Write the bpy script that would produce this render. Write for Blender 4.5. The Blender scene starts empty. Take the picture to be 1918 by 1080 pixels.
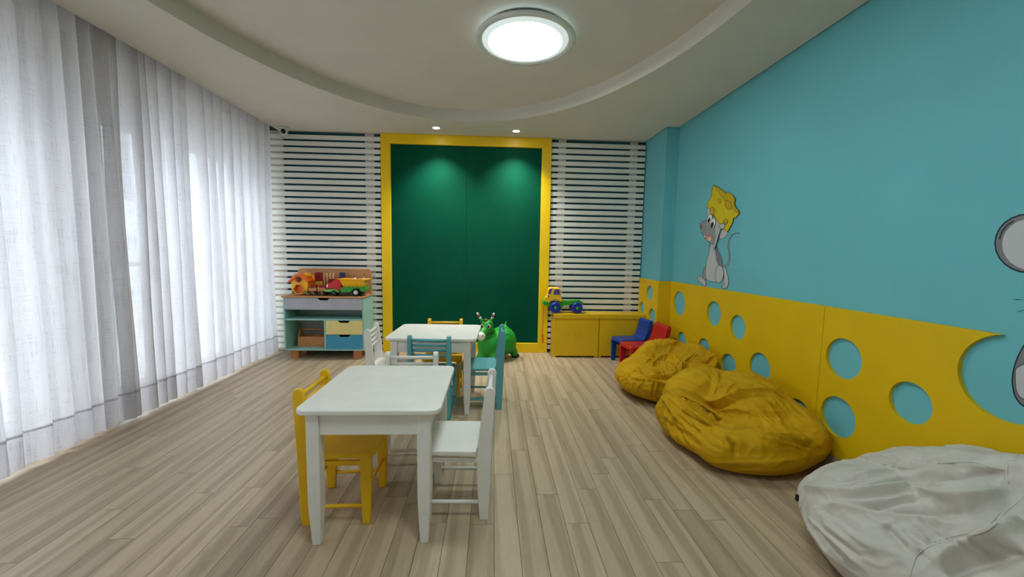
import bpy, bmesh, math, random
import numpy as np
from mathutils import Vector, Matrix
from mathutils.bvhtree import BVHTree
PI = math.pi
random.seed(7)
scene = bpy.context.scene
COL = scene.collection
HC = 1.18                                            # camera height
# ---------------------------------------------------------------- camera
FPX, PITCH, YAW, ROLL = 740.0, -0.0900902, -0.0505265, 0.0168304
cam_d = bpy.data.cameras.new('camera'); cam = bpy.data.objects.new('camera', cam_d); COL.objects.link(cam)
cam_d.sensor_width = 36.0; cam_d.lens = FPX/1918*36.0; cam_d.clip_start = 0.02
ROT = Matrix.Rotation(YAW, 3, 'Z') @ Matrix.Rotation(PI/2+PITCH, 3, 'X') @ Matrix.Rotation(ROLL, 3, 'Z')
cam.matrix_world = Matrix.Translation((0, 0, HC)) @ ROT.to_4x4()
scene.camera = cam
# ---------------------------------------------------------------- world, exposure
world = bpy.data.worlds.new('overcast_sky'); scene.world = world; world.use_nodes = True
bg = world.node_tree.nodes['Background']; bg.inputs[0].default_value = (0.90, 0.93, 1.0, 1); bg.inputs[1].default_value = 5.4
vs = scene.view_settings
vs.view_transform = 'Standard'; vs.look = 'None'; vs.gamma = 1.0; vs.use_curve_mapping = False; vs.exposure = 0.12
scene.cycles.max_bounces = 10; scene.cycles.diffuse_bounces = 6; scene.cycles.transparent_max_bounces = 16
scene.cycles.use_denoising = True
LAMP_EMIT = 31.0; SPOT_POWER = 115.0
# window portals (they only guide sky sampling through the openings)
XWIN = -2.78
def portal(y0, y1, z0, z1):
    d = bpy.data.lights.new('window_portal', 'AREA'); d.shape = 'RECTANGLE'; d.size = z1-z0; d.size_y = y1-y0
    d.cycles.is_portal = True
    o = bpy.data.objects.new('window_portal', d); COL.objects.link(o)
    o.location = (XWIN-0.06, (y0+y1)/2, (z0+z1)/2); o.rotation_euler = (0, -PI/2, 0)

def ray(px, py):
    return ROT @ Vector(((px-959)/FPX, -(py-540)/FPX, -1.0))
def at(px, py, ax, val):
    d = ray(px, py); c = (0, 0, HC); t = (val-c[ax])/d[ax]
    return Vector((d.x*t, d.y*t, HC+d.z*t))
# ---------------------------------------------------------------- materials
def lin(r, g, b):
    f = lambda v: (v/255/12.92) if v/255 <= .04045 else ((v/255+.055)/1.055)**2.4
    return (f(r), f(g), f(b), 1)
class NT:
    def __init__(s, name):
        s.m = bpy.data.materials.new(name); s.m.use_nodes = True; s.t = s.m.node_tree
        s.b = s.t.nodes['Principled BSDF']; s.out = s.t.nodes['Material Output']
    def n(s, typ, **kw):
        x = s.t.nodes.new(typ)
        for k, v in kw.items():
            if k.startswith('i_'): x.inputs[int(k[2:])].default_value = v
            else: setattr(x, k, v)
        return x
    def l(s, a, b): s.t.links.new(a, b)
    def coords(s, scale=(1, 1, 1), kind='Object'):
        tc = s.n('ShaderNodeTexCoord'); mp = s.n('ShaderNodeMapping'); mp.inputs['Scale'].default_value = scale
        s.l(tc.outputs[kind], mp.inputs['Vector']); return mp.outputs[0]
    def noise(s, vec, scale, detail=4, rough=.5, dist=0):
        x = s.n('ShaderNodeTexNoise'); x.inputs['Scale'].default_value = scale; x.inputs['Detail'].default_value = detail
        x.inputs['Roughness'].default_value = rough; x.inputs['Distortion'].default_value = dist
        s.l(vec, x.inputs['Vector']); return x.outputs['Fac']
    def ramp(s, fac, stops):
        r = s.n('ShaderNodeValToRGB'); e = r.color_ramp.elements
        while len(e) < len(stops): e.new(.5)
        for i, (p, c) in enumerate(stops): e[i].position = p; e[i].color = c
        s.l(fac, r.inputs[0]); return r.outputs[0]
    def mixc(s, fac, a, b, mode='MIX'):
        x = s.n('ShaderNodeMix', data_type='RGBA', blend_type=mode)
        for inp, v in ((x.inputs[0], fac), (x.inputs[6], a), (x.inputs[7], b)):
            if hasattr(v, 'is_linked'): s.l(v, inp)
            else: inp.default_value = v
        return x.outputs[2]
    def bump(s, h, strength=.2, dist=.01):
        x = s.n('ShaderNodeBump'); x.inputs['Strength'].default_value = strength; x.inputs['Distance'].default_value = dist
        s.l(h, x.inputs['Height']); s.l(x.outputs[0], s.b.inputs['Normal']); return x
def dark(c, k): return (c[0]*k, c[1]*k, c[2]*k, 1)
def paint(name, col, rough=.5, var=.08, scale=6, bump=0.03, bscale=180, spec=.4):
    t = NT(name); v = t.coords()
    t.l(t.ramp(t.noise(v, scale, 5), [(.3, dark(col, 1-var)), (.7, dark(col, 1+var*.5))]), t.b.inputs['Base Color'])
    t.b.inputs['Roughness'].default_value = rough; t.b.inputs['Specular IOR Level'].default_value = spec
    if bump: t.bump(t.noise(v, bscale, 2), bump, .002)
    return t.m
def worn(name, col, wear, rough=.45):
    """painted wood with a few scuffs"""
    t = NT(name); v = t.coords()
    base = t.ramp(t.noise(v, 9, 5), [(.3, dark(col, .93)), (.7, col)])
    sc = t.ramp(t.noise(v, 38, 8, .7, .6), [(.70, (0, 0, 0, 1)), (.745, (1, 1, 1, 1))])
    t.l(t.mixc(sc, base, wear), t.b.inputs['Base Color'])
    t.b.inputs['Roughness'].default_value = rough
    t.bump(t.noise(t.coords((30, 30, 6)), 8, 3), .06, .003)
    return t.m
def plywood(name, c1, c2, rough=.5, stretch=(4, 30, 30)):
    t = NT(name); v = t.coords(stretch)
    t.l(t.ramp(t.noise(v, 2.2, 6, .6, .8), [(.25, c1), (.75, c2)]), t.b.inputs['Base Color'])
    t.b.inputs['Roughness'].default_value = rough
    return t.m
def plastic(name, col, rough=.32): return paint(name, col, rough, .03, 10, 0, spec=.5)
def emit(name, col, st):
    t = NT(name); t.b.inputs['Base Color'].default_value = col
    t.b.inputs['Emission Color'].default_value = col; t.b.inputs['Emission Strength'].default_value = st
    return t.m

def floor_mat():
    t = NT('wood_plank')
    tc = t.n('ShaderNodeTexCoord'); oi = t.n('ShaderNodeObjectInfo'); ge = t.n('ShaderNodeNewGeometry')
    ad = t.n('ShaderNodeMath', operation='ADD'); t.l(oi.outputs['Random'], ad.inputs[0]); t.l(ge.outputs['Random Per Island'], ad.inputs[1])
    fr = t.n('ShaderNodeMath', operation='FRACT'); t.l(ad.outputs[0], fr.inputs[0])
    cm = t.n('ShaderNodeCombineXYZ')
    mu = t.n('ShaderNodeMath', operation='MULTIPLY'); mu.inputs[1].default_value = 37.0; t.l(fr.outputs[0], mu.inputs[0])
    t.l(mu.outputs[0], cm.inputs[0]); t.l(mu.outputs[0], cm.inputs[1])
    va = t.n('ShaderNodeVectorMath', operation='ADD'); t.l(tc.outputs['Object'], va.inputs[0]); t.l(cm.outputs[0], va.inputs[1])
    def mp(sc):
        m = t.n('ShaderNodeMapping'); m.inputs['Scale'].default_value = sc; t.l(va.outputs[0], m.inputs[0]); return m.outputs[0]
    fine = t.noise(mp((120, 7, 1)), 2.0, 5, .6, .6)
    broad = t.noise(mp((24, 2.6, 1)), 1.0, 5, .62, 1.6)
    wv = t.n('ShaderNodeTexWave', wave_type='RINGS', rings_direction='Z'); wv.inputs['Scale'].default_value = 1.3
    wv.inputs['Distortion'].default_value = 4.5; wv.inputs['Detail'].default_value = 3; wv.inputs['Detail Scale'].default_value = 1.2
    t.l(mp((2.4, .26, 1)), wv.inputs[0])
    c = t.ramp(broad, [(.25, lin(166, 145, 118)), (.5, lin(188, 167, 139)), (.75, lin(201, 182, 153))])
    c = t.mixc(.30, c, t.ramp(fine, [(.3, lin(158, 137, 110)), (.5, lin(190, 170, 142)), (.75, lin(210, 192, 165))]))
    c = t.mixc(.30, c, t.ramp(wv.outputs['Fac'], [(.2, lin(140, 119, 93)), (.6, lin(204, 184, 156))]))
    c = t.mixc(1.0, c, t.ramp(fr.outputs[0], [(0, (.73, .71, .685, 1)), (.2, (.81, .795, .77, 1)), (.7, (.88, .87, .85, 1)), (1, (.93, .925, .91, 1))]), 'MULTIPLY')
    t.l(c, t.b.inputs['Base Color']); t.b.inputs['Roughness'].default_value = .40
    t.b.inputs['Specular IOR Level'].default_value = .5
    t.bump(fine, .12, .002)
    return t.m

def curtain_mat(name, tint, trans):
    t = NT(name)
    a = t.noise(t.coords((1, 60, 1.8)), 3.0, 4, .6, .3); b = t.noise(t.coords((1, 3.2, 75)), 3.0, 4, .6, .3)
    s = t.n('ShaderNodeMath', operation='ADD'); t.l(a, s.inputs[0]); t.l(b, s.inputs[1])
    h = t.n('ShaderNodeMath', operation='MULTIPLY'); h.inputs[1].default_value = .5; t.l(s.outputs[0], h.inputs[0])
    col = t.ramp(h.outputs[0], [(.40, dark(tint, .76)), (.485, tint)])
    df = t.n('ShaderNodeBsdfDiffuse'); tl = t.n('ShaderNodeBsdfTranslucent'); tr = t.n('ShaderNodeBsdfTransparent')
    t.l(col, df.inputs[0]); t.l(col, tl.inputs[0]); tr.inputs[0].default_value = (1, 1, 1, 1)
    m1 = t.n('ShaderNodeMixShader'); m1.inputs[0].default_value = .70; t.l(df.outputs[0], m1.inputs[1]); t.l(tl.outputs[0], m1.inputs[2])
    m2 = t.n('ShaderNodeMixShader'); t.l(m1.outputs[0], m2.inputs[1]); t.l(tr.outputs[0], m2.inputs[2])
    tf = t.n('ShaderNodeMapRange'); tf.inputs[1].default_value = .35; tf.inputs[2].default_value = .6
    tf.inputs[3].default_value = trans*.4; tf.inputs[4].default_value = trans*1.6; t.l(h.outputs[0], tf.inputs[0])
    t.l(tf.outputs[0], m2.inputs[0])
    t.l(m2.outputs[0], t.out.inputs[0])
    return t.m
def glass_mat():
    t = NT('window_glass'); tr = t.n('ShaderNodeBsdfTransparent'); gl = t.n('ShaderNodeBsdfGlossy'); gl.inputs['Roughness'].default_value = .02
    tr.inputs[0].default_value = (.93, .96, .96, 1)
    m = t.n('ShaderNodeMixShader'); m.inputs[0].default_value = .05
    t.l(tr.outputs[0], m.inputs[1]); t.l(gl.outputs[0], m.inputs[2]); t.l(m.outputs[0], t.out.inputs[0])
    return t.m
def fabric(name, col, bump=.5):
    t = NT(name); v = t.coords()
    n1 = t.noise(v, 5, 6, .6)
    c = t.ramp(n1, [(.3, dark(col, .86)), (.7, dark(col, 1.05))])
    t.l(c, t.b.inputs['Base Color']); t.b.inputs['Roughness'].default_value = .78; t.b.inputs['Specular IOR Level'].default_value = .25
    t.b.inputs['Sheen Weight'].default_value = .0
    w0 = t.n('ShaderNodeTexNoise', noise_type='RIDGED_MULTIFRACTAL'); w0.inputs['Scale'].default_value = 7.0; w0.inputs['Detail'].default_value = 4; w0.inputs['Roughness'].default_value = .55; w0.inputs['Distortion'].default_value = .7; t.l(v, w0.inputs['Vector']); w = w0.outputs[0]; wv = t.noise(v, 420, 2)
    b1 = t.n('ShaderNodeBump'); b1.inputs['Strength'].default_value = bump; b1.inputs['Distance'].default_value = .012; t.l(w, b1.inputs['Height'])
    b2 = t.n('ShaderNodeBump'); b2.inputs['Strength'].default_value = .10; b2.inputs['Distance'].default_value = .002; t.l(wv, b2.inputs['Height'])
    t.l(b1.outputs[0], b2.inputs['Normal']); t.l(b2.outputs[0], t.b.inputs['Normal'])
    return t.m

TEAL = lin(108, 186, 196); YEL = lin(222, 182, 4)
M = {}
M['ceil'] = paint('ceiling_paint', lin(214, 209, 198), .9, .03, 3, .05, 240, .1)
M['white_wall'] = paint('white_wall_paint', lin(226, 224, 218), .85, .03, 3, .05, 240, .15)
M['teal'] = paint('teal_wall_paint', TEAL, .62, .04, 2.5, .10, 260, .3)
M['floor'] = floor_mat()
M['subfloor'] = paint('subfloor_joint', lin(80, 66, 50), .9)
M['panel_yellow'] = paint('yellow_mdf', YEL, .5, .05, 3, .08, 300, .35)
M['frame_yellow'] = paint('yellow_frame_lacquer', lin(240, 198, 8), .4, .05, 3, .03, 200, .4)
M['skirting'] = paint('beige_skirting', lin(176, 160, 134), .6)
M['slat'] = paint('white_slat_paint', lin(222, 222, 214), .55, .04, 8)
M['batten'] = paint('batten_paint', lin(202, 194, 184), .7)
M['board'] = paint('green_chalkboard', lin(0, 74, 54), .6, .14, 2.2, .05, 300, .08)
M['board_back'] = paint('board_backing', lin(150, 190, 170), .8)
M['white_furn'] = worn('white_painted_wood', lin(232, 229, 221), lin(196, 184, 160))
M['yellow_furn'] = worn('yellow_painted_wood', lin(236, 186, 10), lin(204, 150, 20))
M['teal_furn'] = worn('teal_painted_wood', lin(94, 166, 172), lin(70, 134, 140))
M['bag_yellow'] = fabric('mustard_canvas', lin(196, 150, 2))
M['bag_white'] = fabric('offwhite_canvas', lin(202, 196, 186))
M['curtain'] = curtain_mat('sheer_linen', lin(244, 242, 245), .12)
M['stitch'] = curtain_mat('hem_stitch_linen', lin(214, 212, 214), .02)
M['glass'] = glass_mat()
M['alu'] = paint('white_window_frame', lin(214, 214, 216), .4)
M['outside'] = paint('outside_wall', lin(190, 194, 200), .9)
M['outground'] = paint('outside_paving', lin(190, 188, 184), .9)
# ---------------------------------------------------------------- mesh helpers
def new(): return bmesh.new()
def obj(name, bm, mat, parent=None, smooth=False, bevel=0, seg=2, recalc=True):
    if recalc: bmesh.ops.recalc_face_normals(bm, faces=bm.faces)
    me = bpy.data.meshes.new(name); bm.to_mesh(me); bm.free()
    return link(name, me, mat, parent, smooth, bevel, seg)
def link(name, me, mat, parent=None, smooth=False, bevel=0, seg=2):
    if mat is not None:
        me.materials.clear(); me.materials.append(M[mat] if isinstance(mat, str) else mat)
    o = bpy.data.objects.new(name, me); COL.objects.link(o)
    if parent: o.parent = parent
    if smooth: me.polygons.foreach_set('use_smooth', [True]*len(me.polygons))
    if bevel:
        b = o.modifiers.new('bevel', 'BEVEL'); b.width = bevel; b.segments = seg; b.limit_method = 'ANGLE'; b.angle_limit = math.radians(35)
        b.harden_normals = False
    return o
def thing(name, label, cat, loc=(0, 0, 0), rz=0, group=None):
    o = bpy.data.objects.new(name, None); o.empty_display_size = .05; COL.objects.link(o)
    o.location = loc; o.rotation_euler = (0, 0, rz); tag(o, label, cat, group); return o
def tag(o, label, cat, group=None):
    o['label'] = label; o['category'] = cat
    if group: o['group'] = group
    return o
def struct(o): o['kind'] = 'structure'; return o
def bx(bm, x0, x1, y0, y1, z0, z1):
    vs_ = [bm.verts.new(p) for p in ((x0, y0, z0), (x1, y0, z0), (x1, y1, z0), (x0, y1, z0), (x0, y0, z1), (x1, y0, z1), (x1, y1, z1), (x0, y1, z1))]
    for f in ((3, 2, 1, 0), (4, 5, 6, 7), (0, 1, 5, 4), (1, 2, 6, 5), (2, 3, 7, 6), (3, 0, 4, 7)): bm.faces.new([vs_[i] for i in f])
    return bm
def box(*a): return bx(new(), *a)
MAP = {'xy': lambda a, b, t: (a, b, t), 'xz': lambda a, b, t: (a, t, b), 'yz': lambda a, b, t: (t, a, b)}
def prism(bm, pts, plane, t0, t1, pts2=None):
    f = MAP[plane]; pts2 = pts2 or pts
    A = [bm.verts.new(f(a, b, t0)) for a, b in pts]; B = [bm.verts.new(f(a, b, t1)) for a, b in pts2]
    bm.faces.new(A[::-1]); bm.faces.new(B)
    n = len(pts)
    for i in range(n): bm.faces.new((A[i], A[(i+1) % n], B[(i+1) % n], B[i]))
    return bm
def rrect(x0, x1, y0, y1, r, seg=6, rs=None):
    rs = rs or (r, r, r, r); out = []
    for (cx, cy, a0, rr) in ((x1-rs[0], y1-rs[0], 0, rs[0]), (x0+rs[1], y1-rs[1], PI/2, rs[1]), (x0+rs[2], y0+rs[2], PI, rs[2]), (x1-rs[3], y0+rs[3], 1.5*PI, rs[3])):
        if rr <= 1e-6: out.append((cx, cy)); continue
        for i in range(seg+1):
            a = a0+PI/2*i/seg; out.append((cx+rr*math.cos(a), cy+rr*math.sin(a)))
    return out
def tube(bm, pts, r, n=10, cap=True):
    pts = [Vector(p) for p in pts]; rings = []; rs = r if hasattr(r, '__len__') else [r]*len(pts)
    up = None
    for i, p in enumerate(pts):
        d = (pts[min(i+1, len(pts)-1)]-pts[max(i-1, 0)]).normalized()
        if up is None: up = d.orthogonal().normalized()
        a = (up-d*up.dot(d)).normalized(); up = a; b = d.cross(a)
        rings.append([bm.verts.new(p+(a*math.cos(2*PI*k/n)+b*math.sin(2*PI*k/n))*rs[i]) for k in range(n)])
    for A, B in zip(rings, rings[1:]):
        for k in range(n): bm.faces.new((A[k], A[(k+1) % n], B[(k+1) % n], B[k]))
    if cap: bm.faces.new(rings[0][::-1]); bm.faces.new(rings[-1])
    return bm
def lathe(bm, prof, c=(0, 0, 0), n=32, axis='z'):
    """prof: list of (r, h)"""
    c = Vector(c); rings = []
    def P(r, h, a):
        u, v = r*math.cos(a), r*math.sin(a)
        return c+Vector({'z': (u, v, h), 'y': (u, h, v), 'x': (h, u, v)}[axis])
    for r, h in prof:
        rings.append([bm.verts.new(P(0, h, 0))] if r < 1e-6 else [bm.verts.new(P(r, h, 2*PI*k/n)) for k in range(n)])
    for A, B in zip(rings, rings[1:]):
        for k in range(n):
            k2 = (k+1) % n
            q = [A[0] if len(A) == 1 else A[k], A[0] if len(A) == 1 else A[k2], B[0] if len(B) == 1 else B[k2], B[0] if len(B) == 1 else B[k]]
            u = []
            for v in q:
                if v not in u: u.append(v)
            if len(u) > 2: bm.faces.new(u)
    return bm
def ball(bm, c, r, n=16, rot=None):
    r = r if hasattr(r, '__len__') else (r, r, r)
    m = Matrix.Translation(c) @ (rot.to_4x4() if rot else Matrix.Identity(4)) @ Matrix.Diagonal((*r, 1))
    bmesh.ops.create_uvsphere(bm, u_segments=n, v_segments=max(8, n*3//4), radius=1, matrix=m); return bm
def copy_tree(o, parent=None):
    c = o.copy(); COL.objects.link(c); c.parent = parent
    for ch in list(o.children): copy_tree(ch, c)
    return c
def catmull(pts, n=6, closed=True):
    P = [Vector((*p, 0)) if len(p) == 2 else Vector(p) for p in pts]; out = []; N = len(P)
    rng = range(N) if closed else range(N-1)
    for i in rng:
        if closed: a, b, c, d = P[i-1], P[i], P[(i+1) % N], P[(i+2) % N]
        else: a, b, c, d = P[max(i-1, 0)], P[i], P[i+1], P[min(i+2, N-1)]
        for k in range(n):
            t = k/n; t2 = t*t; t3 = t2*t
            out.append(.5*((2*b)+(c-a)*t+(2*a-5*b+4*c-d)*t2+(3*b-a-3*c+d)*t3))
    if not closed: out.append(P[-1])
    return out
def circ(cx, cy, r, n=40, ry=None): return [(cx+r*math.cos(2*PI*k/n), cy+(ry or r)*math.sin(2*PI*k/n)) for k in range(n)]
def holed(bm, outer, holes, plane, t0, t1):
    """flat plate with round holes: front at t0, back at t1"""
    f = MAP[plane]; loops = []
    for lp in [outer]+holes: loops.append([bm.verts.new(f(a, b, t0)) for a, b in lp])
    es = [bm.edges.new((L[i], L[(i+1) % len(L)])) for L in loops for i in range(len(L))]
    bmesh.ops.triangle_fill(bm, use_beauty=True, use_dissolve=False, edges=es)
    faces = list(bm.faces); back = {}
    d = Vector(f(0, 0, t1))-Vector(f(0, 0, t0))
    for L in loops:
        for v in L: back[v] = bm.verts.new(v.co+d)
    for fa in faces: bm.faces.new([back[v] for v in reversed(fa.verts)])
    for L in loops:
        for i in range(len(L)):
            a, b = L[i], L[(i+1) % len(L)]; bm.faces.new((a, b, back[b], back[a]))
    return bm
# ---------------------------------------------------------------- the room
XL, XR, YF, YB, ZC, ZR = -2.385, 1.902, -1.30, 4.665, 2.485, 2.60
XP, YP = 1.770, 4.090                                # pilaster
sub = struct(obj('floor', box(XWIN-.1, XR+.05, YF-.05, YB+.05, -.06, -.010), 'subfloor'))
# planks
PW, X0 = .104, .021-.104*23
lens_ = (.62, .78, .92, 1.10)
pm = {}
for L in lens_:
    me = bpy.data.meshes.new('plank'); b = new(); g = .0009; e = .0012
    prism(b, [(g, 0), (PW-g, 0), (PW-g, L-2*g), (g, L-2*g)], 'xy', -.010, -e)
    for f in list(b.faces):
        if f.normal.z > .9 or all(abs(v.co.z+e) < 1e-6 for v in f.verts):
            r = bmesh.ops.inset_individual(b, faces=[f], thickness=.0010)
            for v in f.verts: v.co.z = 0
            break
    bmesh.ops.recalc_face_normals(b, faces=b.faces); b.to_mesh(me); b.free(); me.materials.append(M['floor']); pm[L] = me
rest = new()
for k in range(46):
    x = .021+PW*(k-27)
    if x > XR: break
    y = YF-random.random()*.9
    while y < YB:
        L = random.choice(lens_)
        if y+L > 1.02 and x < XR:
            o = bpy.data.objects.new('plank', pm[L]); COL.objects.link(o); o.parent = sub; o.location = (x, y, 0)
            if y+L > YB:
                o.scale.y = (YB-y)/L
            if x+PW > XR+.02: o.scale.x = max(.2, (XR+.02-x)/PW)
        else:
            bx(rest, x+.0009, x+PW-.0009, y, y+L-.002, -.010, 0)
        y += L
ro = obj('plank_field', rest, 'floor', sub); ro['kind'] = 'stuff'
# ceiling: lowered border with an oval raised middle, curtain pocket on the left, shadow gap on the right
ec, ea, eb = (-.288, 1.736), 1.615, 2.396
poly = [(XL, YF), (XR-.012, YF), (XR-.012, YP-.012), (XP-.012, YP-.012), (XP-.012, YB), (XL, YB)]
angs = [2*PI*k/128 for k in range(128)]+[math.atan2(py-ec[1], px-ec[0]) % (2*PI) for px, py in poly]
angs = sorted(set(round(a, 6) for a in angs))
def hitpoly(a):
    dx, dy = math.cos(a), math.sin(a); best = 99
    for (x1, y1), (x2, y2) in zip(poly, poly[1:]+poly[:1]):
        ex, ey = x2-x1, y2-y1; den = dx*ey-dy*ex
        if abs(den) < 1e-9: continue
        t = ((x1-ec[0])*ey-(y1-ec[1])*ex)/den; u = ((x1-ec[0])*dy-(y1-ec[1])*dx)/den
        if t > 0 and -1e-4 <= u <= 1+1e-4: best = min(best, t)
    return (ec[0]+dx*best, ec[1]+dy*best)
b = new(); R0, R1, R2, R3 = [], [], [], []
for a in angs:
    c_, s_ = math.cos(a), math.sin(a); rr = 1/math.sqrt((c_/ea)**2+(s_/eb)**2)
    ex, ey = ec[0]+c_*rr, ec[1]+s_*rr; ox, oy = hitpoly(a)
    R0.append(b.verts.new((ox, oy, ZC))); R1.append(b.verts.new((ex, ey, ZC))); R2.append(b.verts.new((ex, ey, ZR))); R3.append(b.verts.new((ox, oy, ZR+.02)))
n = len(angs)
for i in range(n):
    j = (i+1) % n
    b.faces.new((R0[i], R1[i], R1[j], R0[j])); b.faces.new((R1[i], R2[i], R2[j], R1[j])); b.faces.new((R0[j], R3[j], R3[i], R0[i]))
b.faces.new(R2)
bx(b, XWIN-.02, XR+.06, YF-.06, YB+.06, ZR+.10, ZR+.14)
struct(obj('ceiling', b, 'ceil', recalc=True))
# walls
def wall(name, mat, *a): return struct(obj(name, box(*a), mat))
M['teal_gap'] = paint('teal_gap_shade', lin(34, 92, 102), .7, .04, 3)  # wall teal darkened so the gaps between the slats read as shade
wall('wall_back', 'teal_gap', XWIN-.1, XR+.06, YB, YB+.06, -.06, ZR+.12)
wall('wall_right', 'teal', XR, XR+.06, YF, YB, -.06, ZR+.12)
struct(obj('wall_pilaster', box(XP, XR+.001, YP, YB+.001, -.02, ZR+.10), 'teal'))
wall('wall_front', 'white_wall', XWIN-.1, XR+.06, YF-.06, YF, -.06, ZR+.12)
# left wall with two glazed openings and a pier between them
OP = [(-.60, 2.51), (2.82, 4.52)]; ZT = 2.17
b = new()
ys = [YF]+[v for o_ in OP for v in o_]+[YB]
for i in range(0, len(ys), 2): bx(b, XWIN-.12, XWIN, ys[i], ys[i+1], -.06, ZR+.12)
for y0, y1 in OP: bx(b, XWIN-.12, XWIN, y0, y1, ZT, ZR+.12)
struct(obj('wall_left', b, 'white_wall'))
M['taupe'] = paint('taupe_column_paint', lin(120, 110, 100), .85)
struct(obj('wall_column', box(XWIN-.001, -2.575, 2.53, 2.80, 0, ZR+.09), 'taupe'))  # column set close to the curtain and toned dark to shade its grey band
for i, (y0, y1) in enumerate(OP):
    w = struct(obj('window_%d' % (i+1), bx(bx(box(XWIN-.10, XWIN-.04, y0, y1, 0, .05), XWIN-.10, XWIN-.04, y0, y1, ZT-.05, ZT), XWIN-.10, XWIN-.04, y0, y0+.05, .05, ZT-.05), 'alu'))
    n_ = 3 if i == 0 else 2; sw = (y1-y0)/n_
    for k in range(n_):
        a, c = y0+sw*k, y0+sw*(k+1); xo = XWIN-.09+.022*(k % 2)
        fb = new(); prism_in = (a+.05, c-.05, .10, ZT-.10)
        for q in ((a+.003, a+.055, .052, ZT-.052), (c-.055, c-.003, .052, ZT-.052), (a+.055, c-.055, .052, .11), (a+.055, c-.055, ZT-.11, ZT-.052), (a+.055, c-.055, 1.02, 1.06)):
            bx(fb, xo, xo+.02, q[0], q[1], q[2], q[3])
        sf = obj('window_sash', fb, 'alu', w)
        obj('pane', box(xo+.007, xo+.012, a+.05, c-.05, .105, ZT-.105), 'glass', w)
    portal(y0, y1, 0, ZT)
struct(obj('ground', box(-14, XWIN-.12, -14, 18, -.12, -.08), 'outground'))
struct(obj('outside_wall', box(-9.2, -9.0, -14, 18, -.1, 2.3), 'outside'))
for y0, y1 in ((-6, 7.90), (8.22, 8.36), (8.55, 10.50), (10.85, 18)):
    struct(obj('sky_blocker', box(-11.5, -9.3, y0, y1, -.1, 5.4), 'outside'))  # added blocks that hide the sky except for narrow bright slits
# skirting
struct(obj('baseboard_right', bx(box(XR-.016, XR, YF, YP, 0, .098), XP-.016, XR, YP-.016, YP, 0, .098), 'skirting'))
struct(obj('baseboard_pilaster', box(XP-.016, XP, YP, YB-.06, 0, .098), 'skirting'))
# yellow cladding with round holes on the right wall
ZW = .909; PT = .019
clad = thing('cheese_cladding', 'yellow wall cladding with round holes like cheese along the blue wall', 'wall panel', (XR, 2.1, 0))
def holes_of(L): return [circ(y, z, r) for y, z, r in L]
def wplate(nm, outer, hs, parent):
    bm = new(); holed(bm, [(y-2.1, z) for y, z in outer], [[(y-2.1, z) for y, z in h_] for h_ in hs], 'yz', -PT, -.0005)
    return obj(nm, bm, 'panel_yellow', parent, recalc=True)
ya, yj = YP-.001, 2.128
wplate('panel', [(yj+.0015, .10), (ya, .10), (ya, ZW), (yj+.0015, ZW)],
       holes_of([(3.863, .70, .125), (3.238, .694, .107), (2.902, .641, .0945), (2.627, .403, .1085), (2.986, .307, .1036), (3.775, .338, .0888), (3.36, .36, .095), (2.26, .215, .10)]), clad)
cy_, cz_, cr_ = 1.3117, .7532, .1602
dy = math.sqrt(cr_**2-(ZW-cz_)**2)
a0 = math.atan2(ZW-cz_, dy); a1 = PI-a0
arc = [(cy_+cr_*math.cos(a0-(2*PI-(a1-a0))*k/56), cz_+cr_*math.sin(a0-(2*PI-(a1-a0))*k/56)) for k in range(57)]
outer = [(yj-.0015, ZW)]+arc+[(-.4, ZW), (-.4, .10), (yj-.0015, .10)]
wplate('panel', outer, holes_of([(1.986, .645, .109), (1.987, .323, .1087), (1.635, .538, .0935), (1.479, .24, .115), (.62, .52, .12), (.2, .66, .10)]), clad)
bm = new(); holed(bm, [(y-2.1, z) for y, z in ((YP-PT+.001, .10), (YB-.052, .10), (YB-.052, ZW), (YP-PT+.001, ZW))],
                  [[(y-2.1, z) for y, z in circ(a, c, r)] for a, c, r in ((4.297, .756, .088), (4.505, .565, .075), (4.205, .515, .085))], 'yz', XP-XR-PT, XP-XR-.0005)
obj('panel', bm, 'panel_yellow', clad)
obj('panel', box(XP-XR-PT+.001, -PT-.0005, YP-2.1-PT, YP-2.1-.0005, .10, ZW), 'panel_yellow', clad)
# slatted panels on the back wall
YS = YB-.045                                         # slat front plane
def slat_panel(name, label, x0, x1, bats):
    t = thing(name, label, 'wall panel', ((x0+x1)/2, YB, 0)); cx = (x0+x1)/2; w = (x1-x0)/2
    me = None
    for i in range(35):
        zt = 2.444-.0693*i
        if zt-.047 < .02: break
        if me is None:
            o = obj('slat', box(-w, w, YS-YB, YS-YB+.02, -.047, 0), 'slat', t, bevel=.002); me = o.data
        else:
            o = bpy.data.objects.new('slat', me); COL.objects.link(o); o.parent = t
            b_ = o.modifiers.new('bevel', 'BEVEL'); b_.width = .002; b_.segments = 2
        o.location = (0, 0, zt)
    for a, c in bats: obj('batten', box(a-cx, c-cx, YS-YB+.0205, -.0005, .01, ZC-.002), 'batten', t)
slat_panel('slat_panel', 'white slatted wall panel left of the green board behind the toy workbench', -2.60, -1.272, [(-2.60, -2.345), (-1.445, -1.345)])
slat_panel('slat_panel', 'white slatted wall panel right of the green board above yellow chests', .666, 1.757, [(.745, .832), (1.585, 1.67)])
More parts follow.
